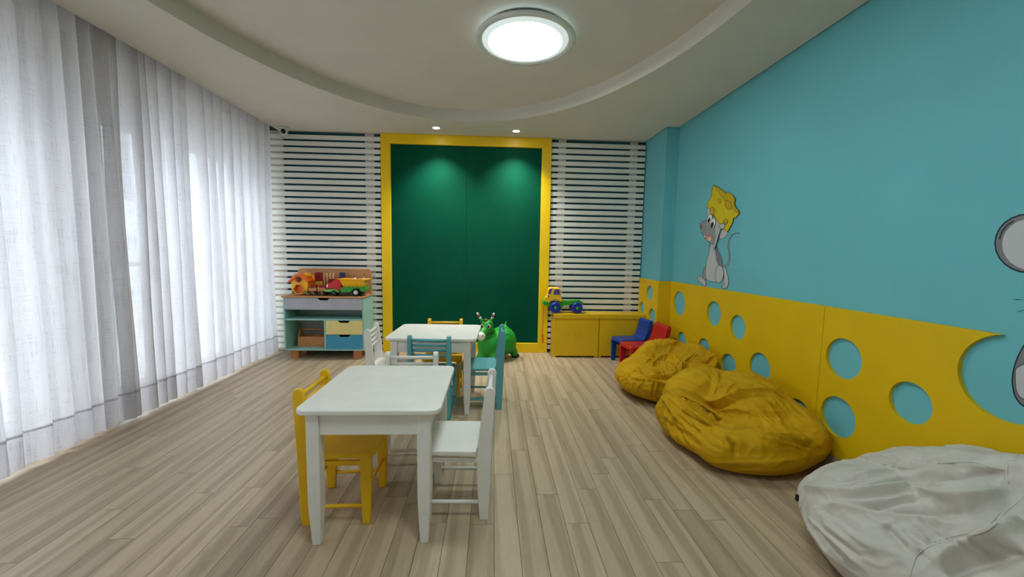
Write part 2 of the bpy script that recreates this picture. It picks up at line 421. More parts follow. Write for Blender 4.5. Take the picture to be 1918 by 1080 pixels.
# chalkboard
brd = thing('chalkboard', 'tall green chalkboard in a wide yellow frame on the back wall', 'chalkboard', (-.305, YB, 0))
fx0, fx1, ix0, ix1, iz0, iz1 = -1.265+.305, .662+.305, -1.157+.305, .550+.305, .112, 2.374
yf, yk = YS-YB-.018, -.002
zt = ZC-.002
for pts in ([(fx0, 0.001), (ix0, iz0), (ix0, iz1), (fx0, zt)], [(fx1, 0.001), (fx1, zt), (ix1, iz1), (ix1, iz0)], [(fx0, zt), (ix0, iz1), (ix1, iz1), (fx1, zt)], [(fx0, 0.001), (fx1, 0.001), (ix1, iz0), (ix0, iz0)]):
    cxm = sum(p[0] for p in pts)/4; czm = sum(p[1] for p in pts)/4
    pts = [(p[0]+(-.0006 if p[0] > cxm else .0006), p[1]) for p in pts]
    obj('frame_rail', prism(new(), pts, 'xz', yf, yk), 'frame_yellow', brd, bevel=.0025)
obj('backing', box(ix0-.01, ix1+.01, -.02, -.004, iz0-.01, iz1+.01), 'board_back', brd)
obj('board_panel', box(ix0-.002, -.0035, -.034, -.0205, iz0-.002, iz1+.002), 'board', brd, bevel=.001)
obj('board_panel', box(-.0005, ix1+.002, -.034, -.0205, iz0-.002, iz1+.002), 'board', brd, bevel=.001)
# ---------------------------------------------------------------- curtains
def curtain(label, bounds, xc, amp, seed, z1=2.60, z0=.021):
    """sheer curtain hung in deep folds; bounds = y of the fold edges"""
    rnd = random.Random(seed)
    c = None
    prof = []                                        # (y, x offset, phase)
    for k in range(len(bounds)-1):
        w = bounds[k+1]-bounds[k]; ov = w*rnd.uniform(.08, .18); am = amp*rnd.uniform(.7, 1.1)
        for i in range(10):
            t = i/10; e = t*t*(3-2*t)
            prof.append((bounds[k]+(w+ov)*t, -am+2*am*(.55*t+.45*e)+.006*math.sin(PI*t), k))
        for i in range(4):
            t = i/4; prof.append((bounds[k+1]+ov*(math.cos(PI*t/2)), am*math.cos(PI*t), k))
    prof.append((bounds[-1], -amp, len(bounds)-1))
    ym = (bounds[0]+bounds[-1])/2
    t = thing('sheer_curtain', label, 'curtain', (xc, ym, 0), group='sheer curtains along the window wall')
    def sheet(za, zb, rows, off):
        bm = new(); G = []
        for r in range(rows+1):
            z = za+(zb-za)*r/rows; h = z/2.6; row = []
            for i, (y, x, k) in enumerate(prof):
                sway = .012*math.sin(1.7*k+2.2*h+seed)*(1-h) + .006*math.sin(5*h+k*2.1)
                sq = .85+.15*(1-h)+.06*math.sin(3.1*h+k)
                row.append(bm.verts.new((x*sq+off+.006*math.sin(k*1.3+h*6), y-ym+sway, z)))
            G.append(row)
        for A, B in zip(G, G[1:]):
            for i in range(len(A)-1): bm.faces.new((A[i], A[i+1], B[i+1], B[i]))
        return bm
    obj('drape', sheet(z0, z1, 26, 0), 'curtain', t, smooth=True, recalc=False)
    hm = obj('hem', sheet(z0+.002, .205, 3, -.0025), 'curtain', t, smooth=True, recalc=False)
    obj('hem_stitch', sheet(.192, .207, 1, .0015), 'stitch', hm, smooth=True, recalc=False)
    obj('heading_tape', sheet(z1-.22, z1-.004, 3, -.003), 'curtain', t, smooth=True, recalc=False)
    return t
B1 = [.55, .72, .90, 1.06, 1.22, 1.38, 1.54, 1.68, 1.84, 1.993, 2.081, 2.212, 2.314, 2.422, 2.52, 2.60]
B2 = [2.625, 2.70, 2.763, 2.891, 2.976, 3.062, 3.187, 3.267, 3.315, 3.50]
B3 = [3.545, 3.645, 3.742, 3.862, 3.99, 4.128, 4.265, 4.389, 4.50]
B0 = [-1.2+.145*k for k in range(12)]
curtain('white sheer curtain nearest the camera at the left picture edge', B1, -2.440, .034, 1)
curtain('white sheer curtain in the middle, next to the greyish overlapped fold', B2, -2.440, .034, 2)
curtain('white sheer curtain at the far end beside the slatted wall', B3, -2.440, .032, 3)
curtain('white sheer curtain behind the camera, outside the picture', B0, -2.455, .034, 4)
# ---------------------------------------------------------------- lamps
def ceiling_lamp(label, x, y, group=None):
    t = thing('ceiling_lamp', label, 'ceiling lamp', (x, y, ZR), group=group)
    cy = (.86, .98, 1.0, 1)
    obj('mounting_plate', lathe(new(), [(0, -.001), (.268, -.001), (.272, -.005), (.272, -.014), (.262, -.016), (0, -.016)], n=48), paint('lamp_mount', lin(120, 124, 124), .3), t, smooth=True, bevel=.002)
    obj('light_ring', lathe(new(), [(.255, -.0165), (.262, -.0165), (.262, -.036), (.255, -.036), (.255, -.0165)], n=48), emit('lamp_edge_glow', cy, 2.2), t, smooth=True)
    obj('glass_rim', lathe(new(), [(.268, -.038), (.312, -.038), (.324, -.042), (.327, -.048), (.322, -.054), (.310, -.057), (.290, -.058), (.284, -.054), (.268, -.038)], n=64), paint('lamp_rim_glass', lin(222, 226, 224), .2), t, smooth=True)
    obj('diffuser_edge', lathe(new(), [(.2405, -.0600), (.262, -.0575), (.276, -.053), (.283, -.046), (.267, -.0395), (.2405, -.0395), (.2405, -.0600)], n=64), emit('lamp_diffuser_edge', (.74, .84, .84, 1), .55), t, smooth=True)
    obj('diffuser', lathe(new(), [(0, -.0635), (.10, -.0632), (.18, -.062), (.24, -.0602), (.24, -.0395), (0, -.0395)], n=64), emit('lamp_diffuser', cy, LAMP_EMIT), t, smooth=True)
    return t
ceiling_lamp('round glowing ceiling lamp in the raised oval ceiling', .195, 2.70)
ceiling_lamp('assumed second round ceiling lamp above the camera, outside the picture', .195, .72)  # unseen lamp, assumed from the oval's symmetry and kept to light the room
def downlight(label, x, y):
    t = thing('downlight', label, 'downlight', (x, y, ZC), group='downlights over the chalkboard')
    b = new(); holed(b, rrect(-.052, .052, -.052, .052, .004, 2), [circ(0, 0, .036, 24)], 'xy', -.004, -.0005)
    obj('trim', b, 'slat', t)
    obj('lens', lathe(new(), [(0, -.006), (.022, -.006), (.033, -.003), (.033, -.001), (0, -.001)], n=24), emit('downlight_lens', (1, .98, .93, 1), 30), t, smooth=True)
    d = bpy.data.lights.new('downlight_beam', 'SPOT'); d.energy = SPOT_POWER; d.spot_size = math.radians(106); d.spot_blend = 1.0; d.color = (1, .96, .88); d.shadow_soft_size = .025
    o = bpy.data.objects.new('downlight_beam', d); COL.objects.link(o); o.parent = t; o.location = (0, 0, -.012)
downlight('small square downlight in the ceiling over the left half of the board', -.612, 4.356)
downlight('small square downlight in the ceiling over the right half of the board', .239, 4.377)
t = thing('security_camera', 'small white dome security camera on the ceiling corner by the curtain', 'security camera', (-2.262, 4.515, ZC))
obj('base', lathe(new(), [(0, -.001), (.052, -.001), (.052, -.014), (.044, -.022), (0, -.022)], n=28), 'slat', t, smooth=True)
M['cam_white'] = plastic('camera_shell', lin(220, 218, 208)); M['black'] = plastic('black_plastic', lin(12, 12, 13), .25)
hd = obj('camera_head', ball(new(), (0, -.012, -.047), (.043, .043, .040), 20), 'cam_white', t, smooth=True)
obj('lens', ball(new(), (.008, -.036, -.052), (.027, .024, .027), 16), 'black', hd, smooth=True)
# ---------------------------------------------------------------- tables and chairs
def table(label, loc, rz, sx, sy):
    t = thing('kids_table', label, 'table', loc, rz, 'white play tables')
    hx, hy = sx/2, sy/2; zt = .565
    obj('tabletop', prism(new(), rrect(-hx, hx, -hy, hy, .045, 7), 'xy', zt-.020, zt), 'white_furn', t, bevel=.004)
    ix, iy = hx-.042, hy-.014
    for x in (-1, 1):
        for y in (-1, 1):
            lb = new(); w = .050
            rings = []
            for z, s in ((0, .032), (.16, .048), (.26, .050), (zt-.0205, .050)):
                cx, cy = x*(ix-.025), y*(iy-.025); h = s/2
                rings.append([lb.verts.new((cx+a*h, cy+b_*h, z)) for a, b_ in ((-1, -1), (1, -1), (1, 1), (-1, 1))])
            for A, B in zip(rings, rings[1:]):
                for k in range(4): lb.faces.new((A[k], A[(k+1) % 4], B[(k+1) % 4], B[k]))
            lb.faces.new(rings[0][::-1]); lb.faces.new(rings[-1])
            obj('leg', lb, 'white_furn', t, bevel=.003)
    z0, z1 = zt-.105, zt-.0205
    for s in (-1, 1):
        a, b_ = sorted((s*(iy-.006), s*(iy-.024))); obj('apron', box(-(ix-.0505), ix-.0505, a, b_, z0, z1), 'white_furn', t, bevel=.0015)
        a, b_ = sorted((s*(ix-.006), s*(ix-.024))); obj('apron', box(a, b_, -(iy-.0505), iy-.0505, z0, z1), 'white_furn', t, bevel=.0015)
    return t
table('white play table in front, nearest the camera', (-.477, 1.806, 0), 0, .562, .618)
table('white play table farther back, in front of the green board', (-.425, 3.063, 0), math.radians(-2), .655, .565)

def chair(label, mat, loc, rz):
    t = thing('kids_chair', label, 'chair', loc, rz, 'small wooden chairs at the play tables')
    W, ST = .150, .28
    post = [(-.150, 0), (-.112, 0), (-.103, .12), (-.097, .28), (-.103, .36), (-.127, .56), (-.130, .585), (-.138, .598), (-.152, .602), (-.166, .596), (-.172, .580), (-.168, .47), (-.162, .34), (-.159, .26), (-.156, .12)]
    for s in (-1, 1):
        a, b_ = sorted((s*W, s*(W-.027)))
        obj('back_post', prism(new(), post, 'yz', a, b_), mat, t, bevel=.004)
        leg = [(.104, 0), (.136, 0), (.143, .16), (.145, .2995), (.098, .2995), (.099, .16)]
        a, b_ = sorted((s*(W-.002), s*(W-.030)))
        obj('leg', prism(new(), leg, 'yz', a, b_), mat, t, bevel=.003)
        a, b_ = sorted((s*(W-.007), s*(W-.021)))
        obj('side_rail', box(a, b_, -.102, .102, .262, .284), mat, t, bevel=.002)
        obj('stretcher', tube(new(), [(s*(W-.014), -.108, .078), (s*(W-.014), .104, .078)], .0085), mat, t, smooth=True)
    obj('stretcher', tube(new(), [(-W+.026, .122, .145), (W-.026, .122, .145)], .0085), mat, t, smooth=True)
    obj('stretcher', tube(new(), [(-W+.024, -.130, .145), (W-.024, -.130, .145)], .0085), mat, t, smooth=True)
    seat = [(.158, -.096), (.158, .115)]
    seat = rrect(-.158, .158, -.096, .160, .04, 6, (.045, .045, .004, .004))
    i = min(range(len(seat)), key=lambda k: (seat[k][1], seat[k][0]))
    seat = seat[:i+1]+[(-.122, -.096), (-.122, -.138), (.122, -.138), (.122, -.096)]+seat[i+1:]
    obj('seat', prism(new(), seat, 'xy', .300, .320), mat, t, bevel=.0045)
    for k, z in enumerate((.566, .530, .494, .458)):
        y = -.133-(z-.36)*.075
        obj('back_rail', tube(new(), [(-W+.024, y, z), (W-.024, y, z)], .0105 if k == 0 else .0095), mat, t, smooth=True)
    return t
D = math.radians
chair('yellow wooden chair pushed under the left side of the front table', 'yellow_furn', (-.655, 1.787, 0), D(-89))
chair('white wooden chair at the right side of the front table', 'white_furn', (-.150, 1.806, 0), D(88))
chair('white wooden chair at the far end of the front table, facing the camera', 'white_furn', (-.457, 2.122, 0), D(180.5))
chair('white wooden chair at the left side of the far table', 'white_furn', (-.772, 3.065, 0), D(-87))
chair('teal wooden chair at the near side of the far table, back to the camera', 'teal_furn', (-.420, 2.868, 0), D(-4))
chair('teal wooden chair at the right side of the far table by the green toy donkey', 'teal_furn', (-.066, 3.035, 0), D(90))
chair('yellow wooden chair at the far side of the far table', 'yellow_furn', (-.402, 3.275, 0), D(180))
# ---------------------------------------------------------------- bean bags
from mathutils import noise as mno
def bean_bag(label, mat, center, comps, dents, strokes, seed, seams=(), kk=.055, rad=None, group=None, wr=1.0, xwall=XR-PT-.003):
    NU, NV = 380, 190
    u = np.linspace(0, 2*PI, NU, endpoint=False); v = np.linspace(0, PI, NV)
    V, U = np.meshgrid(v, u, indexing='ij')
    d = np.stack([np.sin(V)*np.cos(U), np.sin(V)*np.sin(U), -np.cos(V)], -1).reshape(-1, 3)
    c0 = np.array(center)
    def ell(p, c):
        cx, cy, cz, rx, ry, rz, a = c; q = p-np.array((cx, cy, cz)); ca, sa = math.cos(a), math.sin(a)
        q = np.stack([q[:, 0]*ca+q[:, 1]*sa, -q[:, 0]*sa+q[:, 1]*ca, q[:, 2]], -1)/np.array((rx, ry, rz))
        k0 = np.linalg.norm(q, axis=1)+1e-9; k1 = np.linalg.norm(q/np.array((rx, ry, rz)), axis=1)+1e-9
        return k0*(k0-1)/k1
    def smin(a, b, k):
        h = np.clip(.5+.5*(b-a)/k, 0, 1); return b*(1-h)+a*h-k*h*(1-h)
    def sdf(p):
        s = ell(p, comps[0])
        for c in comps[1:]: s = smin(s, ell(p, c), kk)
        for c in dents: s = -smin(-s, ell(p, c), .05)
        s = -smin(-s, p[:, 2]-.001, .035)
        return -smin(-s, xwall-p[:, 0], .035)
    t0 = np.full(len(d), .01); t1 = np.full(len(d), .9)
    found = np.zeros(len(d), bool); lo = t0.copy(); hi = t1.copy(); prev = t0.copy()
    for tt in np.linspace(.03, .9, 30):
        s = sdf(c0+d*tt); hit = (s > 0) & ~found
        lo[hit] = prev[hit]; hi[hit] = tt; found |= hit; prev[:] = tt
    for _ in range(11):
        m = (lo+hi)/2; s = sdf(c0+d*m[:, None]); ins = s < 0
        lo = np.where(ins, m, lo); hi = np.where(ins, hi, m)
    P = c0+d*((lo+hi)/2)[:, None]
    idx = np.arange(NV*NU).reshape(NV, NU); nx = np.roll(idx, -1, 1)
    F = np.stack([idx[:-1], nx[:-1], nx[1:], idx[1:]], -1).reshape(-1, 4)
    def normals(P):
        g = P.reshape(NV, NU, 3); du = np.roll(g, -1, 1)-np.roll(g, 1, 1); dv = np.empty_like(g); dv[1:-1] = g[2:]-g[:-2]; dv[0] = g[1]-g[0]; dv[-1] = g[-1]-g[-2]
        n_ = np.cross(du, dv).reshape(-1, 3); L = np.linalg.norm(n_, axis=1, keepdims=True); n_ = np.where(L > 1e-9, n_/np.maximum(L, 1e-9), d)
        return np.where((n_*d).sum(1, keepdims=True) < 0, -n_, n_)
    N = normals(P)
    bvh = BVHTree.FromPolygons([tuple(p) for p in P], [tuple(f) for f in F])
    def drop(px):
        out = []
        for q in px:
            dr = ray(*q).normalized(); h = bvh.ray_cast(Vector((0, 0, HC)), dr)
            if h[0] is not None: out.append(h[0])
        return out
    disp = np.zeros(len(P))
    # strokes: (pixel polyline, height, half width)
    lines = []
    for pts, amp, w in strokes:
        q = drop([(p.x, p.y) for p in catmull(pts, 5, False)])
        if len(q) < 2: continue
        lines.append((q, amp, w))
    for pts, amp, w in lines:
        best = np.full(len(P), 9.); par = np.zeros(len(P)); n_ = len(pts)
        for i in range(n_-1):
            a = np.array(pts[i]); b = np.array(pts[i+1]); ab = b-a; L2 = ab@ab+1e-12
            if L2 > .02: continue
            t = np.clip(((P-a)@ab)/L2, 0, 1); dd = np.linalg.norm(P-(a+t[:, None]*ab), axis=1)
            m = dd < best; best[m] = dd[m]; par[m] = (i+t[m])/(n_-1)
        fade = np.clip(np.minimum(par, 1-par)*6+.25, 0, 1)
        disp += 2.3*amp*fade*(.7*np.exp(-np.maximum(np.sqrt(best**2+.003**2)-.003, 0)/(w*.6))+.3*np.exp(-(best/w)**2))
    top = np.clip((P[:, 2]-.03)/.12, 0, 1)
    rnd = np.array([mno.noise(Vector((p[0]*7+seed, p[1]*7, p[2]*7)))*.010+mno.noise(Vector((p[0]*16+seed*3, p[1]*16, p[2]*10)))*.006 for p in P])
    ax = np.array(rad if rad else center)
    qa = np.arctan2(P[:, 1]-ax[1], P[:, 0]-ax[0]); qr = np.linalg.norm(P-ax, axis=1)
    fold = np.array([1-abs(mno.noise(Vector((math.cos(a)*4.2+seed, math.sin(a)*4.2, r_*3.0+seed))))*2.2 for a, r_ in zip(qa, qr)])
    fold2 = np.array([1-abs(mno.noise(Vector((p[0]*13+seed*5, p[1]*13, p[2]*22))))*2.0 for p in P])
    disp += wr*top*(rnd+.005*np.clip(fold, 0, 1)**2*np.clip((qr-.05)/.12, 0, 1)+.006*np.clip(fold2, 0, 1)**3-.006)
    P2 = P+N*disp[:, None]
    P2[:, 2] = np.maximum(P2[:, 2], .0005); P2[:, 0] = np.minimum(P2[:, 0], xwall+.001)
    me = bpy.data.meshes.new('cover'); me.from_pydata(P2.tolist(), [], F.tolist()); me.update()
    t = thing('bean_bag', label, 'bean bag', (center[0], center[1], 0), group=group)
    o = link('cover', me, mat, t, smooth=True); o.location = (-center[0], -center[1], 0)
    bvh2 = BVHTree.FromPolygons([tuple(p) for p in P2], [tuple(f) for f in F])
    BVHS[label] = bvh2
    for pts in seams:
        sb = new()
        for off in (-.004, .004):
            q = []
            for p in catmull(pts, 8, False):
                dr = ray(p.x, p.y).normalized(); h = bvh2.ray_cast(Vector((0, 0, HC)), dr)
                if h[0] is not None and (not q or (h[0]-q[-1]).length < .08): q.append(h[0]-h[1]*.0003+Vector((0, off, 0)))
            if len(q) > 2: tube(sb, q, .0012, 5)
        if len(sb.verts):
            s_ = obj('seam', sb, mat, t, smooth=True); s_.location = (-center[0], -center[1], 0)
        else: sb.free()
    return t
BVHS = {}
def fan(A, B, n, amp, w, seed, jit=6):
    """family of thin wrinkles between two guide lines (pixels)"""
    r = random.Random(seed); out = []
    for i in range(n):
        t = (i+r.uniform(.2, .8))/n; a0, a1 = r.uniform(0, .35), r.uniform(.65, 1)
        L = [(a[0]*(1-t)+b[0]*t+r.uniform(-jit, jit), a[1]*(1-t)+b[1]*t+r.uniform(-jit, jit)) for a, b in zip(A, B)]
        m = len(L)-1
        def P(u):
            u = u*m; k = min(int(u), m-1); f = u-k; return (L[k][0]*(1-f)+L[k+1][0]*f, L[k][1]*(1-f)+L[k+1][1]*f)
        out.append(([P(a0+(a1-a0)*q/3) for q in range(4)], amp*r.uniform(.5, 1.2)*(1 if i % 2 else -.8), w*r.uniform(.7, 1.3)))
    return out
def crumple(cx, cy, rx, ry, n, amp, w, seed):
    r = random.Random(seed); out = []
    for i in range(n):
        a = r.uniform(0, 2*PI); q = math.sqrt(r.random()); x, y = cx+rx*q*math.cos(a), cy+ry*q*math.sin(a)
        b = r.uniform(0, PI); l = r.uniform(5, 15)
        out.append(([(x-l*math.cos(b), y-l*math.sin(b)*.6), (x+r.uniform(-2, 2), y+r.uniform(-2, 2)), (x+l*math.cos(b), y+l*math.sin(b)*.6)], amp*r.uniform(.5, 1.3)*r.choice((1, 1, -1)), w*r.uniform(.7, 1.3)))
    return out
def zz(sc, x0, y0): return lambda *pts: [(x0+a/sc, y0+b/sc) for a, b in pts]
zb = zz(3.2727, 1140, 600)
bean_bag('mustard yellow bean bag nearest the camera, with a deep slumped seat', 'bag_yellow', (1.50, 2.30, .13),
    [(1.50, 2.30, .10, .385, .42, .13, 0), (1.63, 2.38, .19, .27, .34, .25, 0), (1.44, 2.55, .22, .28, .18, .21, .1), (1.235, 2.30, .155, .115, .27, .16, .35), (1.22, 2.46, .21, .09, .11, .12, 0), (1.50, 2.05, .125, .36, .155, .148, 0), (1.76, 2.14, .18, .13, .22, .155, 0)],
    [],
    [(zb((345, 410), (420, 470), (488, 531), (604, 618), (715, 676)), .010, .018), (zb((400, 445), (527, 510), (642, 592), (739, 640), (874, 634), (1018, 648)), -.021, .045),
     (zb((590, 480), (660, 500), (830, 432), (1010, 430)), .014, .016), (zb((600, 510), (670, 535), (830, 470), (1000, 465)), -.010, .016),
     (zb((715, 676), (845, 664), (970, 688), (1100, 718), (1240, 755)), .009, .022), (zb((640, 560), (720, 545), (800, 545), (870, 570)), .008, .012),
     (zb((730, 720), (772, 770), (776, 830)), -.016, .009), (zb((1050, 690), (1150, 740), (1235, 790)), -.009, .008), (zb((1080, 700), (1160, 705), (1240, 735)), .008, .008),
     (zb((1010, 430), (1120, 500), (1200, 580)), -.010, .012), (zb((330, 470), (390, 540), (420, 600)), .012, .012), (zb((350, 480), (450, 560), (560, 620), (660, 650)), -.009, .007),
     (zb((325, 560), (420, 640), (560, 720)), .006, .016), (zb((690, 310), (670, 380), (640, 450)), -.008, .008), (zb((900, 460), (980, 520), (1060, 640)), .008, .014),
     (zb((400, 850), (600, 890), (800, 930), (1000, 960)), -.006, .010), (zb((430, 800), (640, 860), (900, 870), (1150, 850)), .005, .02)]
    + fan(zb((335, 500), (345, 640), (380, 780), (470, 880)), zb((380, 480), (520, 600), (700, 720), (800, 780)), 9, .006, .008, 5)
    + fan(zb((1030, 640), (1120, 660), (1200, 680), (1260, 720)), zb((860, 700), (1000, 740), (1130, 800), (1230, 850)), 8, .006, .007, 6)
    + fan(zb((640, 330), (620, 390), (600, 440), (610, 470)), zb((960, 400), (900, 420), (840, 440), (780, 470)), 7, .006, .008, 7)
    + fan(zb((850, 500), (900, 560), (960, 620), (1000, 660)), zb((1060, 470), (1120, 560), (1180, 640), (1230, 700)), 8, .006, .008, 8)
    + fan(zb((400, 840), (600, 880), (850, 900), (1100, 900)), zb((480, 900), (700, 950), (950, 975), (1150, 965)), 4, .004, .010, 9),
    11, [zb((1238, 770), (1242, 850), (1230, 930)), zb((500, 375), (525, 420), (540, 455)), zb((345, 500), (450, 560), (560, 610), (680, 655)), zb((700, 300), (690, 360), (640, 450))],
    rad=(1.45, 2.33, .30), group='mustard bean bags', kk=.032)
bean_bag('mustard yellow bean bag behind, next to the red and blue plastic chairs', 'bag_yellow', (1.46, 3.24, .13),
    [(1.46, 3.24, .14, .385, .40, .18, 0), (1.58, 3.48, .25, .28, .16, .17, .2), (1.74, 3.22, .27, .13, .27, .16, 0), (1.22, 3.12, .17, .13, .22, .11, 0), (1.45, 2.98, .16, .26, .13, .12, 0)],
    [(1.44, 3.22, .44, .18, .18, .17, .3)],
    [(zb((200, 290), (250, 340), (340, 350), (420, 350)), -.022, .018), (zb((160, 250), (260, 300), (320, 330)), .018, .016), (zb((270, 150), (400, 140), (560, 130), (640, 170)), .012, .02),
     (zb((300, 230), (380, 220), (440, 260)), .014, .014), (zb((420, 250), (500, 240), (590, 270)), -.012, .014), (zb((150, 350), (280, 370), (380, 400)), .012, .014),
     (zb((610, 190), (650, 240), (640, 290)), .012, .012), (zb((130, 290), (190, 320), (240, 380)), -.009, .008), (zb((480, 200), (560, 220), (600, 260)), .010, .012)]
    + crumple(1258, 686, 52, 20, 34, .008, .008, 4) + crumple(1300, 668, 45, 16, 20, .007, .008, 14)
    + fan(zb((170, 260), (110, 330), (90, 400), (110, 460)), zb((330, 360), (300, 430), (300, 480), (320, 540)), 8, .005, .008, 15)
    + fan(zb((300, 140), (280, 190), (260, 230), (250, 260)), zb((640, 170), (620, 220), (600, 260), (590, 290)), 9, .006, .008, 16),
    23, [zb((165, 280), (130, 360), (125, 440)), zb((125, 440), (220, 400), (330, 370)), zb((230, 160), (340, 150), (440, 125))], rad=(1.42, 3.2, .28), group='mustard bean bags', wr=1.25)
zc = zz(3.858, 1460, 800)
bean_bag('off-white canvas bean bag in the bottom right corner of the picture', 'bag_white', (1.52, 1.27, .14),
    [(1.56, 1.22, .16, .34, .45, .22, 0), (1.72, 1.33, .24, .20, .26, .20, 0), (1.46, 1.28, .19, .22, .29, .17, 0), (1.66, 1.00, .32, .25, .30, .275, 0), (1.72, 1.20, .28, .18, .28, .245, 0), (1.67, 1.42, .20, .21, .22, .19, 0)],
    [(1.46, .98, .60, .17, .20, .17, .2)],
    [(zc((350, 340), (700, 380), (1000, 360), (1400, 320), (1620, 330)), -.012, .016), (zc((180, 420), (500, 480), (900, 470), (1350, 500), (1600, 440)), .014, .016),
     (zc((600, 570), (900, 590), (1200, 600), (1500, 560)), -.014, .020), (zc((330, 550), (600, 600), (900, 650), (1250, 690)), .010, .018),
     (zc((1150, 940), (1400, 830), (1580, 760), (1767, 690)), .018, .020), (zc((1200, 1050), (1500, 960), (1767, 900)), -.016, .024), (zc((590, 210), (900, 290), (1200, 260), (1620, 300)), .007, .010),
     (zc((700, 160), (850, 230), (820, 300)), -.006, .010), (zc((760, 700), (850, 790), (920, 880)), -.010, .016), (zc((300, 620), (550, 800), (900, 940)), .006, .024), (zc((180, 700), (260, 900), (330, 1070)), .006, .012)]
    + fan(zc((200, 420), (500, 330), (900, 240), (1300, 190)), zc((260, 560), (600, 560), (1000, 540), (1500, 460)), 11, .006, .008, 25)
    + fan(zc((230, 560), (420, 640), (600, 740), (760, 850)), zc((180, 640), (260, 800), (360, 950), (470, 1070)), 8, .005, .009, 26)
    + fan(zc((900, 620), (1050, 680), (1200, 740), (1300, 780)), zc((760, 700), (860, 800), (960, 880), (1020, 930)), 6, .007, .009, 27)
    + fan(zc((1000, 900), (1060, 960), (1120, 1020), (1150, 1070)), zc((1500, 730), (1540, 790), (1600, 850), (1680, 900)), 9, .005, .007, 28),
    37, [zc((590, 210), (740, 262), (900, 292)), zc((1150, 265), (1400, 255), (1500, 280), (1620, 305)), zc((1750, 200), (1640, 270), (1640, 400)), zc((930, 1075), (1000, 900), (1200, 810), (1480, 740), (1620, 610), (1767, 480)), zc((170, 545), (150, 640), (150, 720))],
    rad=(1.55, 1.05, .40), wr=.8)
cb = bpy.data.objects['bean_bag.002']
hh = next((h for h in (BVHS[cb['label']].ray_cast(Vector((0, 0, HC)), ray(px_, 933).normalized()) for px_ in range(1496, 1530, 2)) if h[0] is not None), None)
if hh:
    p_ = hh[0]-Vector((1.52, 1.27, 0))
    obj('label_tag', box(p_.x-.008, p_.x+.003, p_.y-.004, p_.y+.010, p_.z-.012, p_.z+.012), M.setdefault('tag_black', paint('black_label', lin(20, 20, 22), .7)), cb)
# ---------------------------------------------------------------- toy chests
M['chest'] = paint('yellow_chest_lacquer', lin(226, 184, 20), .45, .05, 4)
def chest(label, x0, x1):
    y0, y1, zt = 4.39, 4.6, .50
    t = thing('toy_chest', label, 'toy chest', ((x0+x1)/2, (y0+y1)/2, 0), group='yellow toy chests'); w = (x1-x0)/2; h = (y1-y0)/2
    b = new(); front = [(-w, 0), (-w+.03, 0), (-w+.03, .018), (w-.04, .018), (w-.04, 0), (w, 0), (w, .455), (-w, .455)]
    prism(b, front, 'xz', -h, -h+.018)
    obj('front_panel', b, 'chest', t, bevel=.0015)
    for s in (-1, 1):
        a, c = sorted((s*w, s*(w-.018))); obj('side_panel', box(a, c, -h+.0185, h, 0, .455), 'chest', t, bevel=.0015)
    obj('back_panel', box(-w+.019, w-.019, h-.012, h, .02, .455), 'chest', t)
    obj('bottom_panel', box(-w+.019, w-.019, -h+.019, h-.0125, .02, .032), 'chest', t)
    lb = box(-w-.004, w+.001, -h-.018, h, .480, .502); bx(lb, -w-.004, w+.001, -h-.018, -h-.004, .452, .480)
    obj('lid', lb, 'chest', t, bevel=.002)
chest('yellow lidded toy chest on the left, with the toy truck on top', .702, 1.221)
chest('yellow lidded toy chest on the right, behind the blue plastic chair', 1.229, 1.744)
# ---------------------------------------------------------------- yellow-cab toy truck on the chest
pl = lambda n, r, g, b_, ro=.3: M.setdefault(n, plastic(n, lin(r, g, b_), ro))
pl('toy_yellow', 244, 196, 36); pl('toy_purple', 84, 66, 150); pl('toy_green', 40, 150, 36); pl('toy_blue', 18, 44, 156); pl('toy_red', 206, 24, 30); pl('toy_orange', 240, 112, 20)
pl('toy_white', 236, 236, 236); pl('toy_gold', 250, 186, 22); pl('toy_brown', 120, 66, 20); pl('toy_tyre', 14, 14, 15, .6); pl('cord_red', 210, 74, 24, .6)
def flat(sc, x0, y0, yp, ox, oz):
    def f(*pts):
        out = []
        for a, b_ in pts:
            p = at(x0+a/sc, y0+b_/sc, 1, yp); out.append((p.x-ox, p.z-oz))
        return out
    return f
ox, oz, oy = .86, .5025, 4.405
t = thing('toy_truck', 'yellow and green toy truck with blue wheels on the yellow chest', 'toy truck', (ox, oy, oz))
z6 = flat(5.4, 1000, 500, oy, ox, oz)
cabp = z6((140, 300), (158, 225), (175, 208), (262, 212), (272, 232), (278, 300), (290, 355), (265, 350), (235, 330), (200, 332), (168, 352), (150, 372), (122, 345), (128, 318))
cab = obj('cab', prism(new(), cabp, 'xz', .012, .155), 'toy_yellow', t, bevel=.010, seg=3)
obj('side_window', prism(new(), z6((210, 228), (260, 226), (266, 280), (196, 280)), 'xz', .0085, .0125), 'toy_purple', cab)
wp = z6((158, 222), (188, 216), (172, 272), (142, 272))
obj('windscreen', prism(new(), wp, 'xz', .0085, .0125), 'toy_purple', cab)
obj('mirror', ball(new(), (z6((147, 293))[0][0], .004, z6((147, 293))[0][1]), (.010, .006, .012), 10), 'toy_purple', cab, smooth=True)
obj('grille', prism(new(), z6((118, 328), (130, 305), (134, 308), (124, 331)), 'xz', .006, .014), 'black', cab)
obj('chassis', prism(new(), z6((150, 372), (290, 352), (300, 342), (330, 348), (470, 336), (512, 366), (508, 384), (470, 378), (400, 376), (370, 390), (310, 392), (290, 418), (160, 410)), 'xz', .035, .135), 'toy_green', t, bevel=.003)
obj('bumper', prism(new(), z6((88, 370), (105, 342), (150, 358), (165, 368), (150, 388), (118, 388)), 'xz', .006, .160), 'toy_green', t, bevel=.004)
